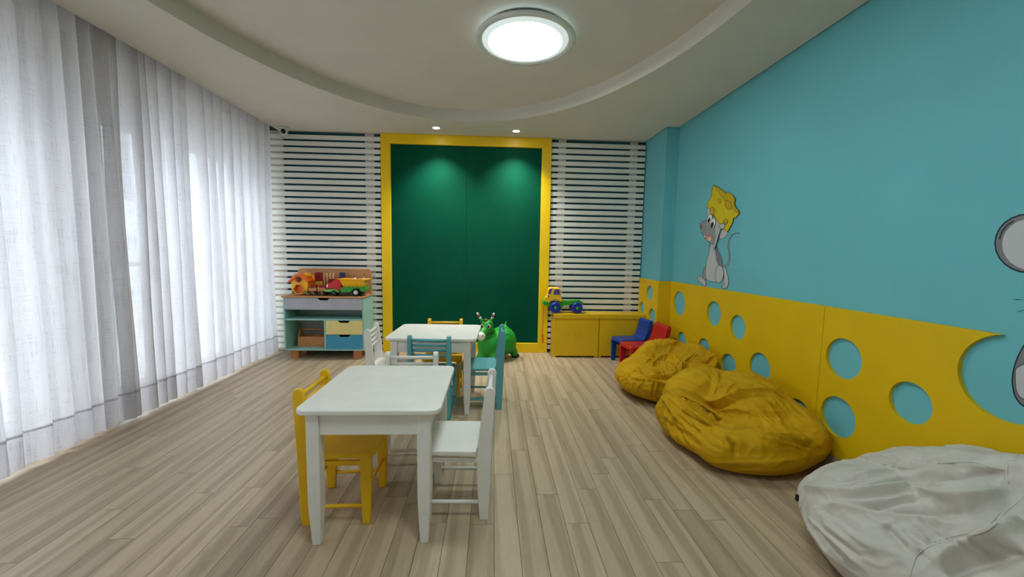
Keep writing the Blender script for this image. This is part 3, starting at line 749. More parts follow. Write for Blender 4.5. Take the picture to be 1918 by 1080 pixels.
def wheel(parent, cx, cz, r, y0, y1, mt, hub, nm='wheel'):
    w_ = (y1-y0)
    o = obj(nm, lathe(new(), [(0, y0+.004), (r*.55, y0+.004), (r*.80, y0), (r*.95, y0+.006), (r, y0+w_*.3), (r, y1-w_*.3), (r*.95, y1-.006), (r*.8, y1), (0, y1)], (cx, 0, cz), 28, 'y'), mt, parent, smooth=True)
    obj('hub', lathe(new(), [(0, y0-.006), (r*.26, y0-.005), (r*.30, y0+.006), (0, y0+.006)], (cx, 0, cz), 16, 'y'), hub, o, smooth=True)
rw = .0635
for a in (220, 440):
    cx = z6((a, 408))[0][0]
    wheel(t, cx, rw, rw, -.004, .044, 'toy_blue', 'toy_green'); wheel(t, cx, rw, rw, .126, .174, 'toy_blue', 'toy_green')
c0, c1 = z6((98, 385), (88, 760))
cp = [(c0[0], -.0, c0[1]), (c0[0]-.002, -.004, c0[1]-.10), (c0[0]-.009, -.006, c1[1]+.06), (c1[0]-.004, -.006, c1[1]), (c1[0]+.008, -.006, c1[1]+.01), (c0[0]+.0, -.004, c1[1]+.09)]
obj('pull_cord', tube(new(), [tuple(p) for p in catmull(cp, 6, False)], .0042, 6), 'cord_red', t, smooth=True)
# ---------------------------------------------------------------- moulded plastic chairs
pl('chair_blue', 8, 62, 150, .35); pl('chair_red', 186, 18, 26, .35)
def plastic_chair(label, mat, loc, rz):
    """front along -x"""
    t = thing('plastic_chair', label, 'chair', loc, rz, 'moulded plastic children chairs')
    W = .135
    sb = new(); prism(sb, rrect(-.21, .155, -W, W, .045, 6), 'xy', .235, .272)
    obj('seat', sb, mat, t, bevel=.010, seg=3)
    back = [(.085, .262), (.125, .300), (.150, .360), (.170, .455), (.182, .474), (.205, .480), (.222, .468), (.224, .44), (.205, .34), (.185, .262)]
    bb = new(); prism(bb, back, 'xz', -W+.006, W-.006)
    obj('backrest', bb, mat, t, bevel=.014, seg=3)
    for s in (-1, 1):
        a, c = sorted((s*W, s*(W-.034)))
        for q in ([(-.205, .2375), (-.195, 0), (-.145, 0), (-.130, .2375)], [(.10, .2375), (.125, 0), (.185, 0), (.165, .2375)]):
            obj('leg', prism(new(), q, 'xz', a, c), mat, t, bevel=.008, seg=2)
        obj('side_skirt', prism(new(), [(-.140, .2365), (-.125, .185), (-.09, .165), (.07, .165), (.105, .185), (.115, .2365)], 'xz', *sorted((s*(W-.006), s*(W-.022)))), mat, t, bevel=.003)
    return t
plastic_chair('blue plastic child chair in front of the yellow chest', 'chair_blue', (1.530, 4.212, 0), D(9)).scale = (.88, .85, 1)
plastic_chair('red plastic child chair between the blue chair and the bean bag', 'chair_red', (1.560, 3.915, 0), D(6))
# ---------------------------------------------------------------- toy workbench
M['mint'] = paint('mint_lacquer', lin(150, 196, 186), .45, .04, 5); M['grey_d'] = paint('grey_drawer', lin(176, 176, 186), .5); M['cream_d'] = paint('cream_yellow_drawer', lin(232, 214, 140), .5)
M['blue_d'] = paint('sky_blue_drawer', lin(66, 150, 186), .5); M['inner'] = paint('pale_back_panel', lin(176, 178, 174), .7)
M['ply'] = plywood('plywood', lin(176, 118, 72), lin(204, 152, 102)); M['legwood'] = plywood('orange_leg_wood', lin(176, 104, 56), lin(204, 132, 78), .5, (20, 20, 4))
M['pinewood'] = plywood('pine', lin(168, 104, 52), lin(206, 146, 88), .5, (5, 30, 30)); M['darkwood'] = plywood('brown_toy_wood', lin(104, 62, 34), lin(140, 88, 50), .5)
wx0, wx1, wy0, wy1, wz0, wz1 = -2.214, -1.374, 4.275, 4.604, .096, .668
wb = thing('toy_workbench', 'mint green toy workbench cabinet with plywood top and coloured drawers', 'cabinet', ((wx0+wx1)/2, wy0, 0))
hw = (wx1-wx0)/2; dp = wy1-wy0; tk = .016
obj('side_panel', box(-hw, -hw+tk, 0, dp, wz0, wz1), 'mint', wb, bevel=.001)
obj('side_panel', box(hw-tk, hw, 0, dp, wz0, wz1), 'mint', wb, bevel=.001)
obj('bottom_panel', box(-hw+tk, hw-tk, 0, dp, wz0, wz0+tk), 'mint', wb, bevel=.001)
obj('shelf', box(-hw+tk, hw-tk, .001, dp-.013, .424, .440), 'mint', wb, bevel=.001)
obj('drawer_rail', box(-hw+tk, hw-tk, .022, dp-.013, .534, .541), 'mint', wb)
dvx = .006
obj('divider', box(dvx-.008, dvx+.008, .001, dp-.013, wz0+tk, .424), 'mint', wb, bevel=.001)
obj('back_panel', box(-hw+tk, hw-tk, dp-.012, dp-.001, wz0+tk, wz1-.001), 'inner', wb)
obj('worktop', box(-hw-.014, hw+.006, -.012, dp, wz1+.0005, wz1+.018), 'ply', wb, bevel=.002)
def drawer(x0, x1, z0, z1, mat):
    cx = (x0+x1)/2; g = .002; n_ = .052
    pts = [(x0+g, z0+g), (x1-g, z0+g), (x1-g, z1-g), (cx+n_+.012, z1-g), (cx+n_-.010, z1-.025), (cx-n_+.010, z1-.025), (cx-n_-.012, z1-g), (x0+g, z1-g)]
    o = obj('drawer', prism(new(), pts, 'xz', .0005, .016), mat, wb, bevel=.001)
    obj('drawer_dark_fill', box(x0+.008, x1-.008, .0165, dp-.03, z0+.006, z1-.034), 'black', o)  # solid black, the darkness inside the drawer put into the colour
drawer(-hw+tk, hw-tk, .541, wz1, 'grey_d'); drawer(dvx+.008, hw-tk, .270, .424, 'cream_d'); drawer(dvx+.008, hw-tk, wz0+tk, .270, 'blue_d')
for x in (-hw+.05, hw-.13):
    for y in (.035, dp-.10): obj('leg', box(x, x+.078, y, y+.06, 0, wz0-.0005), 'legwood', wb, bevel=.002)
wzT = wz1+.018
bbp = rrect(-hw+.022, hw-.004, wzT+.0005, .967, .035, 6, (.04, .04, .002, .002))
obj('backboard', prism(new(), bbp, 'xz', dp-.034, dp-.018), 'ply', wb, bevel=.002)
for k in range(6):
    obj('peg_hole', lathe(new(), [(0, 0), (.006, 0), (.006, -.001), (0, -.001)], (-.02+.115*k-.1, dp-.0345, .905-.012*(k % 2)), 10, 'y'), 'black', wb)
# rack of upright sticks on the bench
wbx = (wx0+wx1)/2
z8 = lambda yp, ox_, oz_: flat(10.656, 540, 490, yp, ox_, oz_)
def on_bench(name, label, cat, y, px):
    x = at(540+px/10.656, 520, 1, y).x
    return thing(name, label, cat, (x, y, wzT+.0008)), x
M['lightpine'] = plywood('light_pine', lin(206, 160, 104), lin(228, 188, 132), .5, (20, 20, 4))
t, x = on_bench('stick_rack', 'wooden rack with four thin upright sticks against the backboard', 'toy', 4.50, 790)
f = z8(4.50, x, wzT)
obj('rack_base', box(-.125, .125, .0, .035, 0, .022), 'darkwood', t, bevel=.002)
for a in (697, 757, 820, 884):
    q = f((a, 225))[0]; obj('stick', tube(new(), [(q[0], .018, .0225), (q[0], .018, q[1])], .0075, 8), 'lightpine', t, smooth=True)
t, x = on_bench('red_block', 'tall dark red wooden block standing behind the toy house', 'toy block', 4.462, 600)
M['block_red'] = paint('dark_red_block', lin(142, 22, 22), .5); M['block_yellow'] = paint('ochre_block', lin(214, 178, 44), .5); M['block_blue'] = paint('navy_block', lin(40, 52, 110), .5)
obj('block', prism(new(), z8(4.462, x, wzT)((532, 215), (665, 215), (665, 625), (532, 625)), 'xz', 0, .03), 'block_red', t, bevel=.002)
t, x = on_bench('yellow_block', 'small ochre yellow block in front of the tall red block', 'toy block', 4.425, 600)
p = z8(4.425, x, wzT)((535, 395), (662, 640)); obj('block', box(p[0][0], p[1][0], 0, .03, 0, p[0][1]), 'block_yellow', t, bevel=.002)
t, x = on_bench('red_block', 'low dark red block behind the red truck cab', 'toy block', 4.455, 865)
p = z8(4.455, x, wzT)((800, 345), (940, 640)); obj('block', box(p[0][0], p[1][0], 0, .03, 0, p[0][1]), 'block_red', t, bevel=.002)
t, x = on_bench('blue_block', 'small navy blue block standing on the backboard shelf behind the yellow tipper', 'toy block', 4.50, 1065)
p = z8(4.50, x, wzT)((1018, 215), (1108, 290), (1018, 640)); obj('block', box(p[0][0], p[1][0], 0, .04, p[1][1]-.02, p[0][1]), 'block_blue', t, bevel=.002)
obj('stand', box(p[0][0]+.006, p[1][0]-.006, .006, .034, 0, p[1][1]-.0205), 'pinewood', t)
# two little wooden wagons
def wagon(label, px0, px1, extra):
    y = 4.30; t, x = on_bench('wooden_wagon', label, 'toy wagon', y, (px0+px1)/2)
    f = z8(y, x, wzT+.0008); W = .075
    p = f((px0, 520), (px1, 585), ((px0*2+px1)/3, 650)); m_ = f(((px0*.75+px1*.25), 585), ((px0*.3+px1*.7), 635))
    obj('bed', box(p[0][0], p[1][0], 0, W, p[1][1], p[0][1]), 'pinewood', t, bevel=.003)
    obj('chassis_block', box(m_[0][0], m_[1][0], .003, W-.003, .010, p[1][1]-.0005), 'darkwood', t, bevel=.002)
    for cx in (p[0][0]+.016, p[1][0]-.016):
        for yy in (-.004, W-.010): obj('wheel', lathe(new(), [(0, yy), (.013, yy), (.0155, yy+.003), (.0155, yy+.011), (.013, yy+.014), (0, yy+.014)], (cx, 0, .0155), 16, 'y'), extra, t, smooth=True)
    obj('load_block', box(p[0][0]+.012, p[1][0]-.010, .012, W-.01, p[0][1]+.0005, p[0][1]+.030), 'block_red', t, bevel=.002)
M['wheel_dk'] = plastic('dark_green_wheel', lin(24, 44, 30), .5)
wagon('small wooden wagon with a red block, next to the toy house', 398, 560, 'wheel_dk')
wagon('small wooden wagon with a red block, right behind the dump truck bonnet', 580, 745, 'wheel_dk')
# shape-sorter house
y = 4.315; t, x = on_bench('toy_house', 'orange roofed yellow shape-sorter toy house at the left end of the bench', 'toy house', y, 215)
f = z8(y, x, wzT+.0008); Dp = .15
hexc = f((215, 545))[0]; hr = abs(f((320, 545))[0][0]-hexc[0])
hexa = [(hexc[0]+hr*math.cos(PI/3*k), hexc[1]+hr*.98*math.sin(PI/3*k)) for k in range(6)]
body = f((60, 400), (200, 285), (385, 395), (380, 520), (375, 632), (78, 632), (70, 520))
b = new(); holed(b, body[::-1], [hexa], 'xz', 0, .010); obj('front_wall', b, 'toy_gold', t)
obj('house_body', prism(new(), f((66, 405), (200, 290), (380, 400), (372, 628), (82, 628)), 'xz', .030, Dp), 'toy_orange', t, bevel=.004)
obj('side_wall', box(*sorted((body[4][0]-.008, body[4][0])), .0105, .0295, .002, body[2][1]-.01), 'toy_gold', t)
obj('side_wall', box(*sorted((body[5][0], body[5][0]+.008)), .0105, .0295, .002, body[0][1]-.01), 'toy_gold', t)
hx = [(hexc[0]+hr*1.14*math.cos(PI/3*k), hexc[1]+hr*1.12*math.sin(PI/3*k)) for k in range(6)]
b = new(); holed(b, hx, [hexa], 'xz', -.012, -.0005); obj('window_ring', b, 'toy_gold', t, bevel=.002)
roofL = catmull([f((10, 385))[0], f((60, 330))[0], f((140, 245))[0], f((225, 228))[0]], 4, False)
rf = f((0, 388), (20, 405), (48, 398), (75, 365), (105, 372), (140, 335), (200, 290), (262, 318), (300, 360), (335, 350), (368, 398), (405, 400), (402, 370), (350, 300), (285, 240), (215, 228), (140, 245), (60, 330))
ro_ = obj('roof', prism(new(), rf, 'xz', -.018, Dp+.02), 'toy_orange', t, bevel=.006, seg=3)
q = f((208, 355))[0]; rr_ = abs(f((258, 355))[0][0]-q[0])
obj('round_window', lathe(new(), [(0, -.022), (rr_*.9, -.022), (rr_, -.017), (rr_, 0), (0, 0)], (q[0], 0, q[1]), 24, 'y'), 'block_red', t, smooth=True)
ch = f((290, 240), (365, 232), (345, 290))
obj('chimney', lathe(new(), [(0, ch[2][1]-.01), (.030, ch[2][1]-.01), (.036, ch[0][1]+.006), (.026, ch[0][1]+.006), (.024, ch[0][1]-.010), (0, ch[0][1]-.010)], ((ch[0][0]+ch[1][0])/2, .05, 0), 20), 'toy_gold', ro_, smooth=True)
hp = f((400, 280), (440, 285), (455, 310))
obj('handle', tube(new(), [(hp[0][0]-.03, .06, hp[0][1]-.035), (hp[0][0], .06, hp[0][1]), (hp[1][0], .06, hp[1][1]), (hp[2][0]+.006, .06, hp[2][1]-.03)], .008, 8), 'toy_gold', ro_, smooth=True)
pl('toy_leaf', 90, 140, 30)
obj('bush', prism(new(), f((72, 632), (78, 580), (105, 568), (135, 600), (150, 632)), 'xz', -.010, -.0005), 'toy_leaf', t, bevel=.003)
obj('bush', prism(new(), f((285, 632), (310, 595), (345, 570), (368, 600), (372, 632)), 'xz', -.010, -.0005), 'toy_leaf', t, bevel=.003)
# dump truck
y = 4.295; t, x = on_bench('dump_truck', 'red, green and yellow toy dump truck at the right end of the bench', 'toy truck', y, 1150)
f = z8(y, x, wzT+.0008); Wd = .15; zoff = -f((1340, 672))[0][1]
F_ = lambda *p: [(a, b_+zoff*.6) for a, b_ in f(*p)]
obj('bonnet', prism(new(), F_((770, 545), (760, 470), (785, 430), (860, 405), (930, 340), (985, 320), (1030, 345), (1048, 420), (1050, 590), (985, 560), (880, 545)), 'xz', .012, Wd-.012), 'toy_red', t, bevel=.010, seg=3)
obj('chassis', prism(new(), F_((1042, 510), (1100, 492), (1535, 492), (1545, 570), (1505, 590), (1450, 590), (1425, 545), (1385, 525), (1300, 525), (1270, 565), (1235, 600), (1042, 602)), 'xz', 0, Wd), 'toy_green', t, bevel=.005)
pl('toy_lgreen', 110, 196, 90)
obj('mudguard', prism(new(), F_((725, 545), (800, 545), (860, 540), (920, 535), (970, 550), (1012, 602), (985, 602), (945, 570), (900, 562), (855, 590), (835, 592), (725, 590)), 'xz', -.004, Wd+.004), 'toy_lgreen', t, bevel=.004)
obj('underframe', box(F_((800, 600))[0][0], F_((1480, 600))[0][0], .04, Wd-.04, .012, F_((0, 592))[0][1]), 'black', t)
q = F_((768, 482))[0]; rh = .016
for yy in (.03, Wd-.03): obj('headlight', ball(new(), (q[0], yy, q[1]), (.015, .020, .022), 14), 'toy_white', t, smooth=True)
tubp = F_((985, 318), (1040, 300), (1120, 280), (1180, 292), (1580, 290), (1575, 310), (1540, 330), (1505, 400), (1490, 490), (1090, 490), (1045, 390), (1030, 340), (975, 325))
ctr = (sum(p_[0] for p_ in tubp)/len(tubp), 0)
# open tub: walls round a floor
zt_, zb_ = F_((0, 318))[0][1], F_((0, 488))[0][1]
xa, xb_ = F_((1000, 320))[0][0], F_((1560, 320))[0][0]; xc_, xd_ = F_((1085, 488))[0][0], F_((1490, 488))[0][0]
b = new()
def ringv(x0_, x1_, y0_, y1_, z_): return [b.verts.new(p_) for p_ in ((x0_, y0_, z_), (x1_, y0_, z_), (x1_, y1_, z_), (x0_, y1_, z_))]
R_ = [ringv(xc_, xd_, .018, Wd-.018, zb_+.001), ringv(xa+.014, xb_-.014, -.004, Wd+.004, zt_-.012), ringv(xa-.008, xb_+.008, -.016, Wd+.016, zt_-.008), ringv(xa-.008, xb_+.008, -.016, Wd+.016, zt_), ringv(xa+.018, xb_-.018, .002, Wd-.002, zt_), ringv(xc_+.008, xd_-.008, .024, Wd-.024, zb_+.014)]
for A, B in zip(R_, R_[1:]):
    for k in range(4): b.faces.new((A[k], A[(k+1) % 4], B[(k+1) % 4], B[k]))
b.faces.new(R_[0][::-1]); b.faces.new(R_[-1])
tub = obj('tipper_tub', b, 'toy_gold', t, bevel=.003)
for a in (1110, 1195, 1275, 1355, 1430):
    pa, pb = F_((a, 400))[0], F_((a+12, 480))[0]
    k0 = (pa[1]-zb_)/(zt_-zb_); k1 = (pb[1]-zb_)/(zt_-zb_)
    obj('rib', tube(new(), [(pa[0], .018-.022*k0, pa[1]), (pb[0], .018-.022*k1, pb[1])], .0055, 6), 'toy_gold', tub, smooth=True)
for cx_ in (1345, 905):
    q = F_((cx_, 610))[0]; R = .040 if cx_ > 1000 else .034
    for y0_ in (-.004, Wd-.030):
        o = obj('wheel', lathe(new(), [(0, y0_+.004), (R*.6, y0_+.004), (R*.85, y0_), (R, y0_+.008), (R, y0_+.026), (R*.85, y0_+.034), (0, y0_+.034)], (q[0], 0, R), 24, 'y'), 'toy_tyre', t, smooth=True)
        if cx_ > 1000: obj('hub', lathe(new(), [(0, y0_-.006), (R*.48, y0_-.005), (R*.58, y0_+.005), (0, y0_+.006)], (q[0], 0, R), 20, 'y'), 'toy_white', o, smooth=True)
        else: obj('hub', lathe(new(), [(0, y0_-.003), (R*.3, y0_-.002), (R*.34, y0_+.005), (0, y0_+.006)], (q[0], 0, R), 14, 'y'), 'toy_green', o, smooth=True)
# small figures riding in the tub
M['stripe'] = paint('striped_toy', lin(222, 214, 200), .5)
def tubtoy(nm, label, px, dy_, r_, mt, tilt):
    q = F_((px, 300))[0]
    o = tag(obj(nm, tube(new(), [(0, 0, 0), (tilt, 0, r_*1.6), (tilt*1.6, 0, r_*3.4)], [r_, r_*.95, r_*.5], 10), mt, smooth=True), label, 'toy', 'small toys in the tipper tub')
    o.location = (x+q[0], y+dy_, wzT+zb_+.017)
tubtoy('toy_figure', 'striped cream toy sticking out of the yellow tipper tub', 1260, .06, .025, 'stripe', .012)
tubtoy('toy_figure', 'brown toy lying in the middle of the yellow tipper tub', 1350, .09, .024, 'darkwood', -.01)
tubtoy('toy_figure', 'pale toy at the rear end of the yellow tipper tub', 1455, .07, .024, 'stripe', .004)
# spoon-like wooden tool lying behind the truck
o = tag(obj('wooden_spoon', tube(new(), [tuple(p_) for p_ in ((-.06, 0, .008), (0, 0, .008), (.05, .01, .008))], [.006, .006, .005], 8), 'pinewood', smooth=True), 'thin wooden spoon lying on the bench behind the dump truck', 'spoon'); o.location = (-1.455, 4.47, wzT+.0015)
# toolbox in the open cubby
t = thing('wooden_toolbox', 'open wooden toolbox with a round handle in the lower cubby', 'toolbox', (-1.985, 4.385, wz0+tk+.0005))
ff = lambda *p_: [(a+1.985, b_-(wz0+tk)) for a, b_ in [(at(510+u_/5.144, 480+v_/5.144, 1, 4.385).x, at(510+u_/5.144, 480+v_/5.144, 1, 4.385).z) for u_, v_ in p_]]
c = ff((243, 772), (495, 862)); bw, bh = c[0][0], c[0][1]; bx1 = .165
obj('front_board', box(bw, bx1, 0, .012, 0, bh), 'pinewood', t, bevel=.0015); obj('back_board', box(bw, bx1, .128, .140, 0, bh), 'pinewood', t, bevel=.0015)
obj('base_board', box(bw+.013, bx1-.013, .0125, .1275, 0, .01), 'pinewood', t)
for xx in (bw, bx1-.012):
    obj('end_board', prism(new(), [(.0125, .0), (.1275, 0), (.1275, bh), (.105, bh+.05), (.095, bh+.082), (.07, bh+.092), (.045, bh+.082), (.035, bh+.05), (.0125, bh)], 'yz', xx, xx+.012), 'pinewood', t, bevel=.0015)
obj('handle', tube(new(), [(bw+.011, .07, bh+.070), (bx1-.011, .07, bh+.070)], .009, 10), 'pinewood', t, smooth=True)
# ---------------------------------------------------------------- bouncy donkey
pl('rubber_green', 12, 146, 34, .5); pl('rubber_white', 226, 226, 214, .4); pl('rubber_red', 150, 28, 30, .4); pl('rubber_black', 10, 16, 10, .35); pl('mane_brown', 96, 42, 30, .5)
dk = thing('bouncy_donkey', 'green inflatable bouncy donkey with striped ears in front of the board', 'toy animal', (.07, 4.30, 0))
OX, OY = .07, 4.30
def blob(name, parts, mat, parent, vox=.010, it=6):
    b = new()
    for p_ in parts:
        if p_[0] == 'b': ball(b, (p_[1][0]-OX, p_[1][1]-OY, p_[1][2]), p_[2], 24, p_[3] if len(p_) > 3 else None)
        else: tube(b, [(q_[0]-OX, q_[1]-OY, q_[2]) for q_ in p_[1]], p_[2], 16)
    me = bpy.data.meshes.new(name); b.to_mesh(me); b.free()
    o = bpy.data.objects.new(name, me); COL.objects.link(o)
    r_ = o.modifiers.new('r', 'REMESH'); r_.mode = 'VOXEL'; r_.voxel_size = vox
    s_ = o.modifiers.new('s', 'SMOOTH'); s_.iterations = it; s_.factor = .6
    m2 = bpy.data.meshes.new_from_object(o.evaluated_get(bpy.context.evaluated_depsgraph_get())); bpy.data.objects.remove(o)
    return link(name, m2, mat, parent, smooth=True)
body = blob('body', [
    ('b', (-.015, 4.24, .175), (.140, .135, .150)), ('b', (.120, 4.34, .200), (.160, .150, .165)), ('b', (.05, 4.28, .19), (.14, .14, .155)),
    ('t', [(-.03, 4.22, .28), (-.045, 4.20, .34), (-.050, 4.18, .40)], [.088, .074, .066]),
    ('b', (-.048, 4.165, .402), (.068, .075, .070)), ('t', [(-.05, 4.16, .385), (-.085, 4.10, .345), (-.105, 4.065, .318)], [.060, .050, .044]),
    ('t', [(-.085, 4.20, .10), (-.125, 4.165, .04), (-.135, 4.16, .012)], [.060, .044, .040]), ('t', [(.03, 4.17, .10), (.03, 4.125, .04), (.03, 4.12, .012)], [.060, .044, .040]),
    ('t', [(.20, 4.38, .13), (.255, 4.395, .06), (.268, 4.395, .012)], [.070, .046, .040]), ('t', [(.09, 4.45, .12), (.085, 4.49, .06), (.085, 4.495, .012)], [.065, .046, .040]),
    ('t', [(.165, 4.36, .33), (.150, 4.37, .375), (.162, 4.37, .412)], [.034, .019, .012])], 'rubber_green', dk, .0085, 8)
for c_ in ((-.136, 4.158), (.03, 4.118), (.272, 4.396), (.085, 4.498)):
    obj('hoof', lathe(new(), [(0, .0005), (.040, .0005), (.047, .012), (.045, .032), (.036, .038), (0, .038)], (c_[0]-OX, c_[1]-OY, 0), 20), 'rubber_black', dk, smooth=True)
obj('muzzle', ball(new(), (-.108-OX, 4.062-OY, .314), (.046, .052, .047), 18), 'rubber_white', dk, smooth=True)
for s in (-1, 1): obj('nostril', ball(new(), (-.115+s*.022-OX, 4.016-OY, .325), (.006, .006, .008), 8), 'rubber_black', dk, smooth=True)
# bridle strap round the head
st_ = []
for k in range(25):
    a = 2*PI*k/24; u_ = Vector((.55, -.83, 0)).cross(Vector((0, 0, 1))).normalized(); c_ = Vector((-.088-OX, 4.098-OY, .345)); up_ = Vector((.18, .30, .93)).normalized()
    st_.append(tuple(c_+u_*.0535*math.cos(a)+up_*.057*math.sin(a)))
obj('bridle', tube(new(), st_, .0045, 6, False), 'rubber_black', dk, smooth=True)
obj('reins', tube(new(), [tuple(p_) for p_ in catmull([(-.045-OX, 4.085-OY, .318), (-.005-OX, 4.125-OY, .325), (.035-OX, 4.19-OY, .352)], 5, False)], .0045, 6), 'rubber_black', dk, smooth=True)
for (b0, b1, b2) in (((-.095, 4.175, .440), (-.118, 4.165, .478), (-.158, 4.155, .545)), ((-.008, 4.185, .450), (.004, 4.18, .480), (.024, 4.165, .540))):
    pts = [Vector((p_[0]-OX, p_[1]-OY, p_[2])) for p_ in (b0, b1, b2)]
    L = lambda t_: tuple(pts[0].lerp(pts[1], t_*2) if t_ < .5 else pts[1].lerp(pts[2], t_*2-1))
    e_ = obj('ear', tube(new(), [L(0), L(.25), L(.5)], [.020, .016, .0135], 12), 'rubber_green', dk, smooth=True)
    obj('ear_band', tube(new(), [L(.5), L(.64)], [.0135, .0135], 12), 'rubber_white', e_, smooth=True)
    obj('ear_band', tube(new(), [L(.64), L(.82)], [.0138, .013], 12), 'rubber_red', e_, smooth=True)
    obj('ear_band', tube(new(), [L(.82), L(.95), L(1.0)], [.0128, .010, .004], 12), 'rubber_white', e_, smooth=True)
obj('mane', ball(new(), (-.062-OX, 4.150-OY, .462), (.028, .034, .020), 14), 'mane_brown', dk, smooth=True)
for s, c_ in ((-1, (-.100, 4.108, .405)), (1, (-.030, 4.096, .408))):
    e_ = obj('eye', ball(new(), (c_[0]-OX, c_[1]-OY, c_[2]), (.020, .012, .024), 14), 'rubber_white', dk, smooth=True)
    obj('pupil', ball(new(), (c_[0]-.002-OX, c_[1]-.008-OY, c_[2]), (.013, .008, .017), 12), 'rubber_black', e_, smooth=True)
    obj('eyebrow', tube(new(), [(c_[0]-.018*s-OX, c_[1]-.004-OY, c_[2]+.016), (c_[0]+.022*s-OX, c_[1]+.002-OY, c_[2]+.036)], .004, 6), 'rubber_black', dk, smooth=True)
sd = []
for k in range(33):
    a = 2*PI*k/32; sd.append((a, .070*math.cos(a), .085*math.sin(a)))
sbv = BVHTree.FromPolygons([tuple(v_.co) for v_ in body.data.vertices], [tuple(p_.vertices) for p_ in body.data.polygons])
lp = []
for a, u_, w_ in sd:
    h_ = sbv.ray_cast(Vector((.165-OX+u_, -.6, .215+w_)), Vector((0, 1, 0)))
    if h_[0] is not None: lp.append(tuple(h_[0]+h_[1]*.001))
if len(lp) > 4: obj('saddle_line', tube(new(), lp, .0035, 6, False), 'rubber_green', dk, smooth=True)
# ---------------------------------------------------------------- wall stickers (flat vinyl)
def vinyl(n, r, g, b_): return M.setdefault(n, paint(n, lin(r, g, b_), .55, .02, 5, 0))
vinyl('v_black', 22, 26, 30); vinyl('v_grey', 150, 152, 154); vinyl('v_light', 190, 192, 194); vinyl('v_dark', 120, 122, 126); vinyl('v_white', 232, 234, 236); vinyl('v_cheese', 212, 188, 16)
vinyl('v_cheese2', 190, 160, 14); vinyl('v_pink', 208, 138, 122); vinyl('v_pink2', 226, 186, 176); vinyl('v_nose', 150, 112, 106)
class Sticker:
    def __init__(s, name, label, sc, x0, y0):
        s.sc, s.x0, s.y0 = sc, x0, y0; s.oy = at(x0+20, y0+40, 0, XR).y
        s.t = thing(name, label, 'wall sticker', (XR, s.oy, 0)); s.k = 0; s.ol = new()
    def w(s, p): q = at(s.x0+p[0]/s.sc, s.y0+p[1]/s.sc, 0, XR); return (q.y-s.oy, q.z)
    def shape(s, name, pts, mat, line=3.2, sm=4, parent=None):
        s.k += 1; x = -.0006-.00035*s.k
        pp = [(p_.x, p_.y) for p_ in catmull(pts, sm)] if sm else pts
        o = obj(name, prism(new(), [s.w(p_) for p_ in pp], 'yz', x, x+.0003), mat, parent or s.t)
        if line: s.line(pp+[pp[0]], line, x-.0001)
        return o
    def line(s, pts, wd, x=None, taper=False):
        if x is None: s.k += 1; x = -.0006-.00035*s.k
        n_ = len(pts); L, R = [], []
        for i in range(n_):
            a, c = Vector((*pts[max(i-1, 0)], 0)), Vector((*pts[min(i+1, n_-1)], 0)); d_ = (c-a); d_ = d_.normalized() if d_.length > 1e-6 else Vector((1, 0, 0))
            h_ = wd/2*(1 if not taper else max(.15, math.sin(PI*i/(n_-1))))
            nn = Vector((-d_.y, d_.x, 0))*h_; p_ = Vector((*pts[i], 0))
            L.append(s.w((p_+nn)[:2])); R.append(s.w((p_-nn)[:2]))
        A = [s.ol.verts.new((x, *q_)) for q_ in L]; B = [s.ol.verts.new((x, *q_)) for q_ in R]
        for i in range(n_-1): s.ol.faces.new((A[i], A[i+1], B[i+1], B[i]))
    def ell(s, name, cx, cy, rx, ry, mat, rot=0, line=2.6, parent=None):
        ca, sa = math.cos(rot), math.sin(rot)
        return s.shape(name, [(cx+rx*math.cos(a)*ca-ry*math.sin(a)*sa, cy+rx*math.cos(a)*sa+ry*math.sin(a)*ca) for a in [2*PI*k/24 for k in range(24)]], mat, line, 0, parent)
    def done(s): obj('outline', s.ol, 'v_black', s.t, recalc=False)
S = Sticker('mouse_sticker', 'cartoon grey mouse wall sticker holding a cheese wedge overhead', 4.5, 1270, 320)
tl = catmull([(378, 806), (405, 802), (427, 770), (436, 715), (426, 650), (428, 600), (447, 553), (482, 526), (524, 525)], 6, False)
tl = [(p_.x, p_.y) for p_ in tl]; n_ = len(tl); Lf, Rt = [], []
for i, p_ in enumerate(tl):
    a, c = Vector((*tl[max(i-1, 0)], 0)), Vector((*tl[min(i+1, n_-1)], 0)); d_ = (c-a).normalized(); nn = Vector((-d_.y, d_.x, 0))*(8.5-6.5*i/n_)
    Lf.append((p_[0]+nn.x, p_[1]+nn.y)); Rt.append((p_[0]-nn.x, p_[1]-nn.y))
S.shape('tail', Lf+Rt[::-1], 'v_grey', 2.6, 0)
S.shape('ear', [(252, 305), (244, 350), (250, 398), (275, 392), (305, 372), (312, 345), (280, 315)], 'v_light')
S.shape('ear', [(350, 568), (385, 563), (412, 542), (422, 512), (405, 495), (370, 452), (350, 500)], 'v_light')
S.shape('leg', [(236, 808), (216, 832), (209, 880), (220, 915), (248, 908), (240, 860)], 'v_grey')
S.shape('foot', [(168, 896), (188, 889), (214, 904), (236, 934), (235, 970), (220, 966), (196, 941), (173, 927)], 'v_light')
S.shape('arm', [(272, 612), (268, 665), (280, 660), (290, 618)], 'v_grey')
bd = S.shape('torso', [(278, 612), (264, 690), (246, 750), (235, 820), (235, 880), (250, 920), (290, 932), (335, 936), (375, 915), (390, 870), (380, 800), (368, 730), (340, 670), (318, 612)], 'v_light')
S.shape('back_shade', [(305, 616), (318, 616), (340, 670), (368, 730), (379, 800), (374, 830), (345, 800), (325, 750), (318, 690)], 'v_dark', 0, 4, bd)
S.shape('leg', [(385, 812), (404, 818), (418, 870), (430, 920), (425, 962), (405, 990), (382, 987), (371, 970), (386, 938), (392, 888)], 'v_light')
